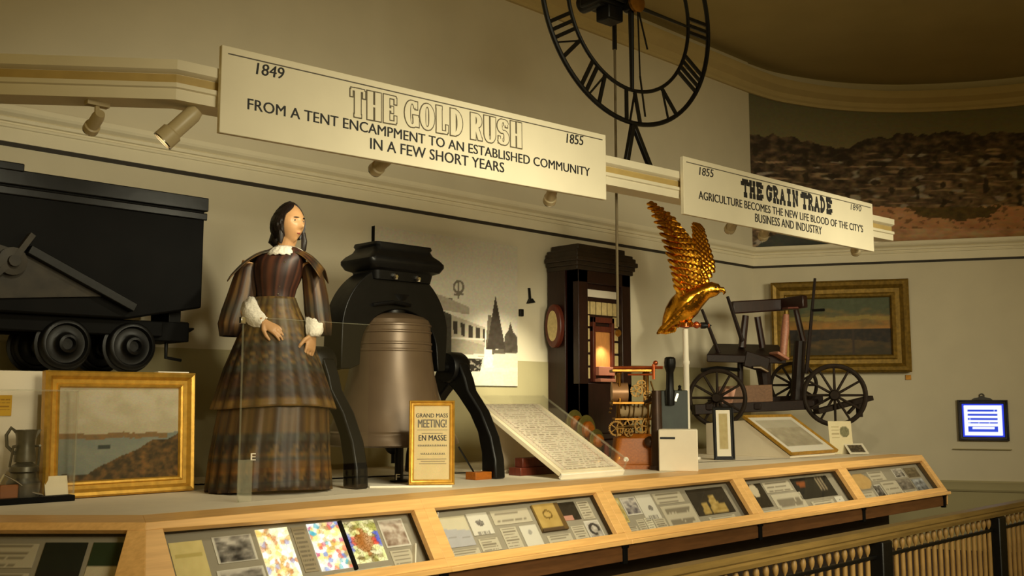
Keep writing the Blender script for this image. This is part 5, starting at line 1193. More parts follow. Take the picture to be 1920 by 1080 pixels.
mb = MB(); mb.box(dx0 + .03, dx1 - .03, YK - .02, YK + .06, zd0 + .06, zd0 + .14); mb.box(dx0 + .02, dx1 - .02, YK - .05, YK + .06, zd0, zd0 + .03); mb.build('hatch_shelf', mat('pink_shelf', (196, 128, 104), .5, var=.05), cb, bevel=.004)
q0, q1 = W(1045, 570, YK + .2), W(1045, 652, YK + .2); mb = MB(); cz = (q0.z + q1.z) / 2; hh = (q0.z - q1.z) / 2; Mo = frame((k0 - .03, YK + .24, cz), EY, EZ, EX)
mb.prism([(.10 * math.cos(t) * 1.0, hh * math.sin(t)) for t in [2 * PI * i / 28 for i in range(28)]], -.06, .0, Mo); so = mb.build('side_crank', M_MAHOGR, cb, bevel=.01)
mb = MB(Mo); mb.prism([(.06 * math.cos(t), hh * .7 * math.sin(t)) for t in [2 * PI * i / 28 for i in range(28)]], -.066, -.06); mb.build('dial', mat('tag_cream', (206, 184, 128)), so)
spot_lamp('cabinet_lamp', ((dx0 + dx1) / 2 - .02, YK - .06, zd0 + .36), ((dx0 + dx1) / 2, YK + .06, zd0 + .12), 5.0, 100, .9, radius=.02)

# ---------------- brass machine on a wood base
ms = Wz(1190, 884, ZP); my = 5.02; m0 = W(1190, 750, my); s_ = (m0 - CAM).dot(FWD) / FPX
def Lm(px, py, d=0.0): return m0 + RIGHT * ((px - 1190) * s_) + fh * d + EZ * ((750 - py) * s_)
bm_ = thing('brass_machine', 'old brass clockwork machine with drums and gears on an orange wood base', 'machine', V((m0.x, m0.y, ZP)))
rx, ry = RIGHT, fh
Fm = frame(V((m0.x, m0.y, ZP)), rx, ry, EZ)
lx = lambda px: (px - 1190) * s_; lz = lambda py: (Lm(1190, py).z - ZP)
mb = MB(Fm); mb.loft([sq(.205, .2, .0, .02), sq(.205, .2, .03, .02), sq(.19, .185, .035, .02), sq(.18, .175, .06, .03), sq(.16, .15, lz(820), .05), sq(.11, .11, lz(812), .05)]); ow = mb.build('wood_base', mat('orange_wood', (190, 98, 34)), bm_, sharp=30)
mb = MB(Fm); mb.lathe([(.003, 0), (.021, 0), (.019, .008), (.003, .008)], 20, frame((lx(1168), -.168, lz(858)), EX, EZ, -EY)); mb.build('round_label', M_WHITE, ow)
for x_, y_ in ((1160, -.08), (1160, .1), (1212, -.08), (1212, .1)):
    mb = MB(Fm @ Matrix.Translation((lx(x_), y_, 0))); mb.lathe([(.004, lz(822)), (.022, lz(822)), (.014, lz(812)), (.011, lz(760)), (.018, lz(757)), (.011, lz(752)), (.011, lz(705)), (.02, lz(700)), (.004, lz(696))], 12); mb.build('column', M_BRASS, bm_)
mb = MB(Fm); mb.box(lx(1146), lx(1222), -.11, .13, lz(758), lz(753)); mb.box(lx(1146), lx(1226), -.11, .13, lz(698), lz(693)); mb.box(lx(1150), lx(1220), -.1, .12, lz(787), lz(783)); mb.build('plate', M_BRASS, bm_, bevel=.003)
mb = MB(Fm); mb.tube([(lx(1148), -.03, lz(736)), (lx(1176), -.03, lz(736))], .075, 24); mb.tube([(lx(1146), -.03, lz(736)), (lx(1148), -.03, lz(736))], .085, 24); mb.build('drum', mat('drum_tan', (170, 126, 84), .4, metal=.3, var=.15), bm_)
mb = MB(Fm); mb.tube([(lx(1160), -.06, lz(771)), (lx(1210), -.06, lz(771))], .045, 20); mb.build('paper_roll', mat('roll_tan', (150, 126, 88), .7), bm_)
mb = MB(Fm); mb.tube([(lx(1148), -.1, lz(690)), (lx(1240), -.1, lz(690))], .012, 8); mb.tube([(lx(1175), -.1, lz(703)), (lx(1222), -.12, lz(703))], .008, 8); mb.tube([(lx(1222), -.12, lz(684)), (lx(1222), -.12, lz(712))], .012, 8); mb.ball((lx(1226), -.12, lz(682)), .02); mb.build('top_arm', M_COPPER, bm_)
M_OLDB = mat('old_brass', (104, 76, 34), .36, metal=.85, var=.35, scale=30)
def gear(px, py, d, R, n, th=.01):
    c = (lx(px), lz(py), d); out, inn = [], []
    for i in range(n * 4): a_ = 2 * PI * i / (n * 4); r = R if i % 4 in (0, 1) else R * .9; out.append((r * math.cos(a_), r * math.sin(a_))); inn.append((R * .74 * math.cos(a_), R * .74 * math.sin(a_)))
    mb = MB(G); T = Matrix.Translation(c); m = len(out)
    for i in range(m): k = (i + 1) % m; mb.prism([inn[i], out[i], out[k], inn[k]], -th / 2, th / 2, T)
    for i in range(5): a_ = 2 * PI * i / 5 + R * 40; mb.bar((c[0], c[1], d), (c[0] + R * .78 * math.cos(a_), c[1] + R * .78 * math.sin(a_), d), .008, th * .8, up=(0, 0, 1))
    mb.lathe([(.002, -.02), (R * .2, -.02), (R * .2, .02), (.002, .02)], 14, T); mb.tube([(c[0], c[1], d - .16), (c[0], c[1], d + .02)], .007, 8)
    mb.build('gear', M_OLDB, bm_, sharp=30)
G = Fm @ frame((0, 0, 0), EX, EZ, -EY)
for px, py, d, R, n in ((1152, 802, .13, .062, 26), (1190, 733, .12, .05, 22), (1198, 797, .14, .06, 24), (1174, 809, .15, .036, 18), (1210, 741, .13, .036, 18), (1178, 797, .1, .05, 22), (1200, 722, .1, .04, 18)): gear(px, py, d, R, n)
mb = MB(Fm)
for k in range(9): x_ = lx(1152 + 8 * k); mb.tube([(x_, -.115 + .02 * (k % 3), lz(783)), (x_ + .01, -.115 + .02 * (k % 2), lz(758))], .006, 6); mb.tube([(x_, .1, lz(812)), (x_, .1, lz(787))], .006, 6)
mb.tube([(lx(1150), -.13, lz(800)), (lx(1215), -.13, lz(797))], .009, 8); mb.tube([(lx(1205), -.12, lz(757)), (lx(1222), -.13, lz(735)), (lx(1216), -.13, lz(715))], .007, 8)
for k in range(4): mb.ball((lx(1146 - k * 1.5), -.1, lz(752 + 7 * k)), .012, 8, 6)
mb.build('linkage', M_OLDB, bm_, weld=False)
mb = MB(Fm); mb.tube([(lx(1222), -.26, .0), (lx(1222), -.26, lz(733))], [.05, .036], 12); mb.tube([(lx(1222), -.26, .0), (lx(1222), -.26, .03)], [.06, .06], 14); mb.ball((lx(1212), -.2, lz(826)), (.05, .05, .045)); mb.tube([(lx(1222), -.26, lz(745)), (lx(1205), -.08, lz(755))], .015, 8); mb.build('side_post', mat('post_dark_bronze', (58, 38, 24), .4, metal=.4, var=.3), bm_)
# reels at its left, on their own spindle block
rl = thing('wire_reels', 'clear rimmed reels of orange wire on a spindle, left of the brass machine', 'reel', Lm(1100, 880, .1) * 1.0)
rlo = V((Lm(1100, 800, .12).x, Lm(1100, 800, .12).y, ZP)); rl.location = rlo; ORG[rl.name] = rlo
mb = MB(); 
for px, py, R, d in ((1080, 794, .10, .18), (1101, 806, .11, .12), (1119, 826, .085, .05)):
    c = Lm(px, py, d); ax = (RIGHT * .75 + fh * -.66).normalized(); z_ = ax; x_ = z_.cross(EZ).normalized(); Mz = frame(c, x_, z_.cross(x_), z_)
    m1 = MB(Mz); m1.torus(R, .006, 36, 8); m1.lathe([(.01, -.006), (R, -.004), (R, .004), (.01, .006)], 32); m1.build('reel_rim', mat('reel_green_brass', (120, 112, 54), .35, metal=.5, var=.3), rl)
    m1 = MB(Mz); m1.lathe([(.005, -.05), (R * .55, -.05), (R * .6, -.01), (R * .6, .03), (R * .4, .05), (.005, .05)], 28); m1.build('wire_coil', mat('orange_wood', (190, 98, 34)), rl)
mb = MB(); mb.tube([Lm(1072, 790, .19), Lm(1140, 834, -.02)], .014, 10); 
for px, py, d in ((1076, 793, .18), (1136, 832, -.01)): q = Lm(px, py, d); mb.tube([q, V((q.x, q.y, ZP))], .02, 10)
mb.build('spindle', M_MAHOGR, rl)

# ---------------- dark green box with a black upright tube
ty = 5.3; t0 = W(1262, 800, ty); ts = (t0 - CAM).dot(FWD) / FPX; Ft = frame(V((t0.x, ty, ZP)), RIGHT, fh, EZ); tz = lambda py: W(1262, py, ty).z - ZP
tb = thing('tube_instrument', 'dark green box carrying a black upright tube with open mouth, behind the cream block', 'instrument', V((t0.x, ty, ZP)))
mb = MB(Ft); hw = 25 * ts; mb.box(-hw, hw, -.1, .12, 0, tz(732)); mb.build('box', mat('green_black', (38, 46, 38), .5, var=.3), tb, bevel=.008)
mb = MB(Ft); xx = -9 * ts; mb.lathe([(.004, tz(760)), (.04, tz(760)), (.042, tz(735)), (.034, tz(730)), (.031, tz(700)), (.036, tz(697)), (.048, tz(690)), (.05, tz(682)), (.046, tz(674)), (.034, tz(672)), (.026, tz(673)), (.024, tz(690)), (.003, tz(690))], 24, Matrix.Translation((xx, -.13, .0)) @ Matrix.Rotation(.12, 4, 'X') @ Matrix.Translation((0, tz(720) * .12, 0))); mb.build('tube', M_IRON, tb)
mb = MB(Ft); mb.lathe([(.003, tz(733)), (.022, tz(733)), (.012, tz(728)), (.016, tz(724)), (.003, tz(722))], 14, Matrix.Translation((13 * ts, -.02, 0))); mb.build('knob', M_IRON, tb)
mb = MB(Ft); mb.bar((1 * ts, -.11, tz(752)), (6 * ts, -.11, tz(738)), .02, .01, up=(0, 1, 0)); mb.build('latch', M_STEEL, tb)
mb = MB(Ft); 
# cream block in front
cy = 4.66; c0 = Wz(1272, 884, ZP); cs = (c0 - CAM).dot(FWD) / FPX; Fc = frame(c0, (RIGHT * .987 - fh * .16).normalized(), (fh * .987 + RIGHT * .16).normalized(), EZ)
ck = thing('cream_block', 'low cream block with a thin black label slot, in front of the green box', 'block', c0)
mb = MB(Fc); mb.box(-36 * cs, 37 * cs, 0, .2, 0, 78 * cs); mb.build('body', M_CREAM, ck, bevel=.008)
mb = MB(Fc); mb.box(-33 * cs, -5 * cs, -.004, .0, 60 * cs, 64 * cs); mb.build('label_slot', M_INK, ck)

# ---------------- gilt eagle on a white pole
gy = 5.42; g0 = W(1285, 610, gy); g0 = V((g0.x, gy, 0)); gs = (V((g0.x, gy, 2.2)) - CAM).dot(FWD) / FPX
def Le(px, py, d=0.0): return g0 + RIGHT * ((px - 1285) * gs) + fh * d + EZ * ((750 - py) * gs + CAM_H)
eg = thing('gilt_eagle', 'gilded eagle with raised wings on a tall white pole', 'eagle', V((g0.x, gy, ZP)))
pz = Le(1285, 618).z
mb = MB(Matrix.Translation((g0.x, gy, 0))); mb.lathe([(.004, ZP), (.12, ZP), (.12, ZP + .02), (.028, ZP + .03), (.026, pz - .32), (.032, pz - .31), (.032, pz - .29), (.026, pz - .28), (.024, pz), (.004, pz)], 24); mb.build('pole', M_WHITE, eg)
mb = MB(); mb.tube([Le(1260, 610), Le(1330, 611)], .018, 10); mb.ball(tuple(Le(1306, 610)), .032); mb.lathe([(.003, -.02), (.05, -.01), (.05, .02), (.003, .03)], 16, Matrix.Translation(Le(1285, 612))); cbx = mb.build('crossbar', M_COPPER, eg)
mb = MB(); mb.tube([Le(1314, 611), Le(1322, 611), Le(1334, 611)], [.03, .03, .004], 10); mb.build('bar_tip', M_IRON, cbx)
mb = MB()                                           # body and head in one skin
path = [(1247, 618, .05, 6), (1256, 604, .04, 15), (1266, 592, .02, 23), (1278, 580, 0, 28), (1290, 568, -.03, 28), (1302, 559, -.06, 23), (1313, 553, -.09, 18), (1322, 548, -.11, 15), (1332, 546, -.13, 14.5), (1341, 547, -.15, 11), (1345, 549, -.16, 5)]
mb.tube([Le(a_, b_, d_) for a_, b_, d_, r in path], [r * gs for *_, r in path], 22)
eb = mb.build('body', M_GOLD, eg)
def leaf(mb, p, q, wd, nrm, bow=.2):                # a feather: a pointed, slightly domed plate from p to q
    p, q = V(p), V(q); t = q - p; ln = t.length; t.normalize(); s = nrm.cross(t).normalized(); n = t.cross(s); rings = []
    for f, k in ((0, .45), (.15, .8), (.4, 1), (.7, .92), (.9, .6), (1, .12)):
        c = p + t * (ln * f) + n * (bow * wd * math.sin(PI * f)); h = wd * k / 2
        rings.append([c + s * h - n * wd * .06, c + n * wd * .14, c - s * h - n * wd * .06, c - n * wd * .1])
    mb.loft(rings)
mb = MB(); rnd = random.Random(3)
for i in range(90):
    f = rnd.random() * .72; k = int(f * (len(path) - 3)); a_, b_, d_, r = path[k + 1]; an = rnd.uniform(-1.9, 1.9)
    c = Le(a_, b_, d_); sd = (fh * -math.cos(an) + (RIGHT * .7 + EZ * .7) * math.sin(an)).normalized(); p = c + sd * (r * gs * .97)
    leaf(mb, p, p + (-RIGHT * .68 - EZ * .66 + fh * .05) * .085 + sd * .006, .038, sd, .1)
mb.build('plumage', M_GOLD, eb, weld=False)
mb = MB(); p = Le(1344, 546, -.155); mb.tube([p - RIGHT * .02, p + RIGHT * .03 - EZ * .004, p + RIGHT * .045 - EZ * .03, p + RIGHT * .034 - EZ * .05], [.028, .024, .014, .003], 12); mb.build('beak', M_GOLD, eb)
for sg in (-1,): mb = MB(); mb.ball(tuple(Le(1336, 543, -.20)), .009, 10, 6); mb.build('eye', M_INK, eb)
mb = MB()
for i in range(9): f = (i - 4) / 4; leaf(mb, Le(1262, 600, .02 + f * .02), Le(1246 + 14 * f + 4, 627 - 3 * abs(f) * 1 + 0, .06 - .06 * f), .06, -fh, .05)
for i in range(7): f = (i - 3) / 3; leaf(mb, Le(1268, 590, .0), Le(1258 + 12 * f, 616, .02 - .05 * f), .055, -fh, .05)
mb.build('tail', M_GOLD, eg, weld=False)
for dx in (-6, 8):
    mb = MB(); mb.tube([Le(1281 + dx, 590, -.02), Le(1283 + dx, 600, -.05), Le(1284 + dx, 608, -.03)], [.05, .03, .016], 10)
    for k in range(3): mb.tube([Le(1284 + dx, 606, -.03), Le(1284 + dx + (k - 1) * 4, 607, -.06), Le(1284 + dx + (k - 1) * 5, 613, -.055)], [.012, .011, .004], 8)
    mb.build('talon', M_GOLD, eg)
def wing(name, lead, trail, d0, d1, nr, seed, lab):
    """lead / trail: pixel outlines from the shoulder to the tip; layered feathers over a thick core"""
    def at(P, f):
        k = f * (len(P) - 1); i = min(len(P) - 2, int(k)); t = k - i; return P[i][0] + (P[i + 1][0] - P[i][0]) * t, P[i][1] + (P[i + 1][1] - P[i][1]) * t
    mb = MB(); nrm = (-fh + RIGHT * .2).normalized(); rings = []
    for i in range(13):
        f = i / 12; a_, b_ = at(lead, f), at(trail, f); d = d0 + (d1 - d0) * f; r = []
        for j in range(9): u = j / 8; r.append(Le(a_[0] + (b_[0] - a_[0]) * u * .86, a_[1] + (b_[1] - a_[1]) * u * .86, d - .035 * math.sin(PI * min(1, u * 1.2 + .1)) * (1 - .7 * f)))
        rings.append(r + [p + fh * (.03 * (1 - f) + .008) for p in r[::-1]])
    mb.loft(rings); core = mb.build(name, M_GOLD, eg, label=lab)
    mb = MB(); rnd = random.Random(seed)
    for row in range(nr):
        u = .95 - .85 * row / (nr - 1)
        for i in range(15):
            f = (i + .5 * (row % 2)) / 15 + .02
            a_, b_ = at(lead, min(1, f)), at(trail, min(1, f)); d = d0 + (d1 - d0) * f - .035 - .012 * (nr - row) / nr
            x, y = a_[0] + (b_[0] - a_[0]) * u, a_[1] + (b_[1] - a_[1]) * u
            big = row < 2; l_ = (34 if row == 0 else 26 if row == 1 else 15) * (1 - .35 * f); 
            a2, b2 = at(lead, min(1, f + .2)), at(trail, min(1, f + .2)); dx, dy = (a2[0] + b2[0]) / 2 - (a_[0] + b_[0]) / 2, (a2[1] + b2[1]) / 2 - (a_[1] + b_[1]) / 2
            if f > .8: dx, dy = at(lead, 1)[0] - at(lead, .8)[0], at(lead, 1)[1] - at(lead, .8)[1]
            tx, ty = b_[0] - a_[0], b_[1] - a_[1]; tl = math.hypot(tx, ty) or 1; dl = math.hypot(dx, dy) or 1
            vx, vy = dx / dl * .86 + tx / tl * .42, dy / dl * .86 + ty / tl * .42
            leaf(mb, Le(x - vx * l_ * .55, y - vy * l_ * .55, d), Le(x + vx * l_ * .45, y + vy * l_ * .45, d + .01), (.052 if big else .045) * (1 - .3 * f), nrm, .1)
    mb.build('feathers', M_GOLD, core, weld=False)
wing('wing', [(1312, 548), (1314, 524), (1311, 494), (1303, 468), (1291, 449), (1277, 434), (1259, 415), (1237, 400), (1212, 388)], [(1281, 572), (1266, 552), (1262, 530), (1257, 508), (1250, 484), (1243, 462), (1235, 438), (1226, 418), (1211, 391)], -.05, -.3, 7, 1, None)
wing('wing', [(1322, 545), (1332, 522), (1345, 503), (1347, 487), (1343, 466), (1338, 446), (1334, 428), (1330, 416), (1325, 409)], [(1308, 540), (1312, 520), (1313, 500), (1311, 484), (1310, 466), (1311, 448), (1313, 430), (1317, 416), (1322, 410)], .05, .3, 6, 2, None)
# ---------------- antique wooden hand cart
ky = 5.5; kc = W(1455, 750, ky); ks = (V((kc.x, ky, 1.9)) - CAM).dot(FWD) / FPX; kc = V((kc.x, ky, 0))
CXd = (RIGHT * .94 + fh * .34).normalized(); CYd = EZ.cross(CXd)       # cart runs to the right, a little away
def Lk(px, py, d=0.0):                    # point on the cart's near side plane shifted d metres back
    p0 = kc; n = -CYd
    return Wp(px, py, p0, n) + CYd * d if d == 0 else Wp(px, py, p0 + CYd * d, n)
ct = thing('hand_cart', 'antique dark wooden cart with seat frame and spoked wheels beside the right wall', 'cart', V((kc.x, kc.y, ZP)))
def cart_wheel(px, py, rpx, d, name='wheel'):
    c = Lk(px, py, d); R = rpx * (c - CAM).dot(FWD) / FPX; t = (CXd * .78 - CYd * .62).normalized(); M = frame(c, t, EZ, t.cross(EZ))
    mb = MB(M); mb.torus(R * .93, R * .075, 56, 8, rz=.022); w_ = mb.build(name, M_WHEEL, ct)
    mb = MB(M); mb.lathe([(.004, -.09), (R * .13, -.09), (R * .17, -.03), (R * .17, .03), (R * .13, .09), (.004, .09)], 18); mb.build('hub', M_WHEEL, w_)
    mb = MB(M)
    for i in range(12): a_ = 2 * PI * i / 12; mb.tube([(R * .12 * math.cos(a_), R * .12 * math.sin(a_), 0), (R * .9 * math.cos(a_), R * .9 * math.sin(a_), 0)], [.015, .012], 7)
    mb.build('spokes', M_WHEEL, w_); return c, R
wA = cart_wheel(1345, 746, 55, .05); wB = cart_wheel(1565, 741, 59, -.12); wC = cart_wheel(1488, 722, 44, .5)
mb = MB(); 
def beam(p, q, w_, h_): mb.bar(p, q, w_, h_)
mb = MB(); mb.bar(Lk(1300, 768, .1), Lk(1532, 758, .1), .07, .10); mb.bar(Lk(1330, 758, .5), Lk(1540, 748, .5), .07, .10)
for px, py in ((1330, 763), (1420, 762), (1520, 757)): mb.bar(Lk(px, py, .04), Lk(px + 8, py - 4, .56), .07, .06)
mb.build('chassis', M_CARTW, ct, bevel=.006, weld=False)
mb = MB(); mb.bar(Lk(1346, 742, .1), Lk(1446, 738, .1), .05, 34 * ks); o = mb.build('side_board', mat('cart_tan', (112, 78, 50), .5, var=.2, stretch=(3, 8, 8)), ct, bevel=.004)
mb = MB(); a_, b_ = Lk(1352, 757, .07), Lk(1381, 728, .07); mb.prism([(1352, 757), (1373, 757), (1380, 729), (1360, 729)], 0, 1) ; mb = MB()
P4 = [Lk(1351, 757, .07), Lk(1373, 757, .07), Lk(1380, 729, .07), Lk(1361, 729, .07)]; mb.loft([P4, [p + CYd * .02 for p in P4]]); mb.build('end_board', mat('cart_pale', (214, 158, 132), .5, var=.08), ct, bevel=.003)
# seat board, back and posts
mb = MB(); S4 = [Lk(1328, 658, .05), Lk(1470, 672, -.02), Lk(1440, 655, .5), Lk(1345, 648, .5)]; S4 = [Lk(1325, 664, .05), Lk(1474, 668, .05), Lk(1460, 646, .5), Lk(1338, 644, .5)]
mb.loft([S4, [p - EZ * .08 for p in S4]]); mb.bar(Lk(1396, 672, .06), Lk(1440, 686, .06), .04, .16); mb.build('seat', M_CARTW, ct, bevel=.01)
mb = MB(); mb.bar(Lk(1450, 661, .02), Lk(1472, 674, .02), .16, .03); mb.build('seat_edge', M_CARTL, ct, bevel=.01, label='bare lighter front edge of seat')
mb = MB(); mb.bar(Lk(1372, 577, .3), Lk(1470, 571, .3), .06, 24 * ks); mb.bar(Lk(1466, 571, .3), Lk(1510, 565, .0), .08, 24 * ks); mb.build('back_rail', M_MAHOG, ct, bevel=.012)
mb = MB(); mb.bar(Lk(1472, 578, .1), Lk(1500, 577, .1), .1, .02); mb.build('rail_moulding', M_MAHOGR, ct, bevel=.004)
for p, q, r0, r1 in (((1398, 592), (1391, 652), .034, .04), ((1420, 594), (1430, 652), .034, .034), ((1492, 580), (1506, 640), .03, .035)):
    mb = MB(); mb.tube([Lk(*p, .3), Lk(*q, .3)], [r0, r1], 10); mb.build('post', M_MAHOG, ct)
mb = MB(); mb.tube([Lk(1474, 590, .06), Lk(1472, 620, .05), Lk(1468, 668, .04)], [.030, .042, .036], 12); mb.build('post', M_CARTL, ct, label='polished pale corner post of the seat')
mb = MB(); mb.tube([Lk(1388, 672, .2), Lk(1388, 735, .2)], .03, 10); mb.tube([Lk(1430, 680, .2), Lk(1436, 735, .2)], [.08, .06], 10); mb.tube([Lk(1500, 640, .3), Lk(1494, 750, .3)], [.06, .07], 10); mb.build('support', M_CARTW, ct)
mb = MB(); mb.tube([Lk(1412, 688, .02), Lk(1425, 688, .0), Lk(1440, 696, .0)], [.012, .02, .014], 8); mb.build('bright_spring', M_STEEL, ct)
for p, q, r in (((1316, 580), (1348, 662), .018), ((1364, 556), (1392, 640), .02), ((1528, 522), (1512, 700), .018)):
    mb = MB(); mb.tube([Lk(*p, .12), Lk(*q, .15)], [r * .8, r * 1.2], 8); mb.build('shaft', M_CARTW, ct)
mb = MB(); mb.tube([Lk(1522, 582, .12), Lk(1545, 581, .12)], .016, 8); mb.tube([Lk(1316, 694, .1), Lk(1345, 690, .15), Lk(1390, 694, .2)], .02, 8); mb.build('iron_stay', M_IRON, ct)
mb = MB(); mb.bar(Lk(1530, 772, -.05), Lk(1632, 746, -.05), .10, .05); mb.bar(Lk(1610, 752, -.05), Lk(1612, 782, -.05), .05, .05); mb.bar(Lk(1612, 752, -.05), Lk(1590, 775, -.05), .03, .03); mb.build('rear_step', M_WHEEL, ct, bevel=.005)
for px, d in ((1338, .1), (1462, .3), (1540, -.02), (1608, -.05)):
    p = Lk(px, 770, d); mb = MB(); mb.bar(p, V((p.x, p.y, ZP)), .075, .075); mb.build('leg', M_CARTW, ct, bevel=.004)

# ---------------- slanted gold framed picture on its wedge
wl = Wz(1483, 859, ZP); wy = wl.y; wu = wl.x; wyt = wy + .5; wzt = W(1393, 781, wyt).z; an = math.atan2(wzt - ZP - .03, wyt - wy); wln = math.hypot(wzt - ZP - .03, wyt - wy)
ww = W(1572, 853, wy).x - wu - .02
wg = thing('wedge_stand', 'cream wedge stand carrying the slanted gold framed picture', 'stand', (wu + ww / 2, wy + .4, ZP))
mb = MB(); mb.prism([(wy + .015, ZP), (wyt + .42, ZP), (wyt + .42, wzt - .07), (wyt - .01, wzt - .035), (wy + .015, ZP + .018)], wu + .015, wu + ww - .015, frame((0, 0, 0), EY, EZ, EX)); mb.build('body', M_CREAM, wg, bevel=.003)
MWp = frame((wu, wy, ZP + .022), EX, EY * math.cos(an) + EZ * math.sin(an), EX.cross(EY * math.cos(an) + EZ * math.sin(an)))
sp2 = thing('slanted_picture', 'gold framed print with white mat lying on the cream wedge stand', 'picture', MWp @ V((ww / 2, 0, 0)))
picture_frame(sp2, MWp, ww, wln, .03, .03, M_GILT)
mb = MB(MWp); mb.box(.005, ww - .005, .005, wln - .005, -.0, .012); mb.build('backing', M_OAKD, sp2)
def f_print(u, v):
    if u < .1 or u > .9 or v < .16 or v > .9: return (226, 218, 200)
    return mixc((150, 138, 114), (196, 184, 156), .5 + .8 * fbm(u * 7, v * 7, 3) + (v - .5) * .5) if v < .7 else rgbj((190, 180, 156), 6 * nz(u * 5, v * 5))
paint('print', MWp @ Matrix.Translation((.026, .026, .012)), ww - .052, wln - .052, 50, 40, f_print, M_PRINT, sp2, th=.003)
# small black frame in front of the wedge
sf = W(1370, 852, 5.12); sfz = ZP; sf0 = Wz(1370, 862, ZP); k_ = V((W(1370, 850, 5.1).x, 5.1, ZP)); ks2 = (k_ - CAM).dot(FWD) / FPX
exf = (RIGHT * .99 + fh * .12).normalized(); Mf = lean(k_ - exf * (20 * ks2) - V((0.1, 0, 0)) + EZ * .002, exf, .05)
bf = thing('small_black_frame', 'small upright black frame with cream mat left of the slanted picture', 'frame', Mf @ V((20 * ks2, 0, 0)))
fw_, fh_ = 40 * ks2, 98 * ks2
picture_frame(bf, Mf, fw_, fh_, .03, .02, M_IRON)
mb = MB(Mf); mb.box(.004, fw_ - .004, .004, fh_ - .004, -.012, .004); mb.build('backing', M_IRONB, bf)
paint('print', Mf @ Matrix.Translation((.024, .024, .004)), fw_ - .048, fh_ - .048, 16, 40, lambda u, v: (228, 218, 196) if u < .22 or u > .8 or v < .16 or v > .9 else rgbj((178, 160, 112), 12 * nz(u * 5, v * 12)), M_PRINT, bf, th=.002)
# emblem card and small photograph stand at the right end
ec = Wz(1590, 853, ZP); es = (ec - CAM).dot(FWD) / FPX; exe = (RIGHT * .98 + fh * .2).normalized(); Me = lean(ec - exe * (24 * es) + EZ * .001 + fh * .17, exe, .12)
def f_emb(u, v):
    if math.hypot((u - .68) * .8, v - .68) < .17: return mixc((96, 92, 62), (150, 146, 110), .5 + fbm(u * 14, v * 14, 2))
    if .1 < u < .46 and abs((v * 9) % 1 - .5) < .14 and .45 < v < .95: return (176, 160, 120)
    return rgbj((222, 208, 168), 5 * nz(u * 4, v * 4))
o = paint('emblem_card', Me, 48 * es, 62 * es, 30, 40, f_emb, M_PRINT, None, th=.004); tag(o, 'upright cream card with a round grey emblem at right end of the platform', 'card')
pe_ = Wz(1612, 852, ZP); pe_.z = ZP
ph = thing('photo_stand', 'small tilted snapshot with dark subject before the emblem card', 'photograph', pe_)
Mq = lean(pe_ - exe * (20 * es) + EZ * .003, exe, .9)
paint('print', Mq, 40 * es, 30 * es, 20, 16, lambda u, v: (222, 212, 188) if u < .12 or u > .88 or v < .15 or v > .85 else mixc((40, 34, 26), (150, 130, 96), .35 + fbm(u * 9, v * 9, 4)), M_PRINT, ph, th=.003)
mb = MB(Mq); mb.box(8 * es, 30 * es, 4 * es, 22 * es, -.02, -.0005); mb.build('prop', M_IRONB, ph)

# ---------------- things on the right wall
wd_ = (V((11.73, 3.99, 0)) - V((10.35, 6.5, 0))).normalized(); wn_ = V((wd_.y, -wd_.x, 0)); w0 = V((10.35, 6.5, 0))
def Wr(px, py, off=0.0): return Wp(px, py, w0 + wn_ * off, wn_)
p0, p1, p2 = Wr(1450, 698, .03), Wr(1709, 691, .03), Wr(1447, 530, .03); tw_ = V((p1.x - p0.x, p1.y - p0.y, 0)).length
MPt = frame(V((p0.x, p0.y, p0.z - .01)), wd_, EZ, wn_); hp = p2.z - p0.z
rp = thing('sunset_painting', 'gold framed sunset river painting on the right wall behind the cart', 'painting', MPt @ V((tw_ / 2, 0, 0)))
picture_frame(rp, MPt, tw_, hp, .20, .1, M_GILTD)
mb = MB(MPt); mb.box(.02, tw_ - .02, .02, hp - .02, -.03, .01); mb.build('backing', M_OAKD, rp)
def f_sun(u, v):
    n, n2 = fbm(u * 6, v * 10, 3), fbm(u * 20, v * 16, 5)
    hz2 = .40
    if v > hz2 + .06:
        c = mixc((182, 128, 54), (84, 90, 60), (v - .46) * 3.0 + .8 * n)
        if abs(v - .64 - .04 * nz(u * 6, 2)) < .035: c = mixc(c, (168, 146, 70), .7)
        return rgbj(c, 14 * n2)
    if abs(u - .63) < .012 and v < .66: return (60, 44, 30)
    if v > hz2 - .10 - .08 * (abs(u - .5)) * 2: return mixc((30, 24, 16), (84, 60, 32), .25 + n2)
    return mixc((128, 92, 40), (62, 52, 26), .45 + 1.4 * n + (.5 - v))
paint('canvas', MPt @ Matrix.Translation((.185, .185, .012)), tw_ - .37, hp - .37, 90, 60, f_sun, vc_mat('oil_paint', .5), rp)
q = Wr(1703, 708, .0); mb = MB(frame(q, wd_, EZ, wn_)); mb.box(-.03, .03, -.025, .03, 0, .012); tag(mb.build('wall_plaque', M_BRASS, bevel=.002), 'tiny brass plaque on the right wall under the sunset painting', 'plaque')
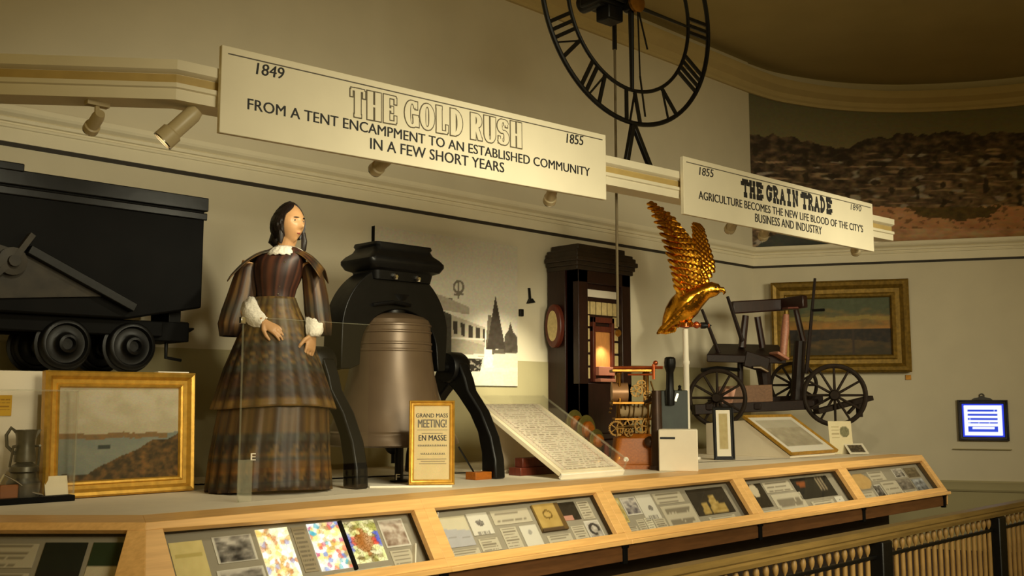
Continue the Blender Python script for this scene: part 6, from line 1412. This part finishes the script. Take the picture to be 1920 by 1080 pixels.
# lit information screen in an ornate dark frame
a_, b_ = Wr(1798, 826, .0), Wr(1888, 748, .0); sw_ = V((b_.x - a_.x, b_.y - a_.y, 0)).length; sh_ = Wr(1798, 750, 0).z - a_.z
Ms = frame(a_, wd_, EZ, wn_); scn = thing('info_screen', 'small lit blue and white information screen in dark ornate frame on right wall', 'screen', Ms @ V((sw_ / 2, 0, 0)))
mb = MB(Ms); picture_frame(scn, Ms, sw_, sh_, .045, .05, mat('screen_frame', (52, 46, 40), .5, var=.3))
mb = MB(Ms); c = sw_ / 2; mb.prism([(c - .11, sh_ - .002), (c + .11, sh_ - .002), (c + .08, sh_ + .02), (c + .03, sh_ + .03), (c, sh_ + .05), (c - .03, sh_ + .03), (c - .08, sh_ + .02)], 0, .03); mb.torus(.022, .006, 18, 6, Matrix.Translation((c, sh_ + .045, .015))); mb.build('crest', mat('screen_frame', (52, 46, 40)), scn)
def f_scr(u, v):
    e = min(u, 1 - u, v * .9, (1 - v) * .9)
    if e < .05: return (30, 52, 200)
    t = (1 - v)
    rows_ = ((.17, .24), (.31, .36), (.42, .48), (.55, .60), (.67, .84))
    for i, (a2, b2) in enumerate(rows_):
        if a2 < t < b2 and .14 < u < .84 and not (i == 4 and .70 < t < .76 and .24 < u < .76): return (36, 62, 190) if (i == 4 or nz(u * 24, i * 3.1) > -.45) else (150, 170, 250)
    return (226, 232, 255)
paint('display', Ms @ Matrix.Translation((.04, .04, .02)), sw_ - .08, sh_ - .08, 48, 48, f_scr, vc_mat('screen_glow', .3, emis=1.15), scn, th=.003)
l0, l1 = Wr(1787, 841, 0), Wr(1897, 839, 0); mb = MB(frame(l0, wd_, EZ, wn_)); ll = V((l1.x - l0.x, l1.y - l0.y, 0)).length; mb.box(0, ll, -.008, .0, 0, .03); tag(mb.build('wall_ledge', M_WALL_LOW, bevel=.002), 'thin narrow ledge on right wall under the lit screen', 'ledge')

# ---------------- visitor railing in front
YRL = 2.09; ZR = 1.07; rx0, rx1 = 1.45, 7.2
rr = thing('visitor_railing', 'brown railing with turned brass balusters in the foreground', 'railing', ((rx0 + rx1) / 2, YRL, 0))
mb = MB(); prof = [(-.03, ZR - .052), (-.034, ZR - .036), (-.026, ZR - .028), (-.036, ZR - .02), (-.036, ZR - .007), (-.026, ZR), (.026, ZR), (.036, ZR - .007), (.036, ZR - .02), (.026, ZR - .028), (.034, ZR - .036), (.03, ZR - .052)]
mb.prism([(y + YRL, z) for y, z in prof], rx0, rx1, frame((0, 0, 0), EY, EZ, EX)); mb.build('top_rail', M_RAILW, rr, sharp=30)
zb_, zt_ = ZR - .112, ZR - .052
mb = MB(); mb.box(rx0, rx1, YRL - .010, YRL + .010, zb_ - .016, zb_); mb.build('middle_bar', M_IRON, rr, bevel=.003)
mb = MB(); mb.box(rx0, rx1, YRL - .016, YRL + .016, .10, .13); mb.build('bottom_bar', M_IRON, rr, bevel=.003)
posts = [4.27, 5.58, 1.66]
for x in posts:
    mb = MB(); mb.box(x - .045, x + .045, YRL - .04, YRL + .04, 0.0, zt_ - .002); mb.box(x - .06, x + .06, YRL - .055, YRL + .055, 0, .06); mb.build('post', M_IRON, rr, bevel=.006)
bal = None; x = rx0 + .05; nb = 0
while x < rx1 - .03:
    if all(abs(x - p) > .055 for p in posts):
        if bal is None:
            mb = MB(Matrix.Translation((x, YRL, 0))); zm = (zb_ + zt_) / 2
            mb.lathe([(.003, .13), (.0105, .13), (.0105, zb_ - .016), (.004, zb_ - .014), (.004, zb_ + .003), (.0105, zb_ + .016), (.0125, zm), (.0105, zt_ - .016), (.004, zt_ - .003), (.003, zt_)], 12); bal = mb.build('baluster', M_BALUS, rr); bx0 = x
        else:
            o = bal.copy(); COL.objects.link(o); o.parent = rr; o.location = bal.location + V((x - bx0, 0, 0))
        nb += 1
    x += .0665
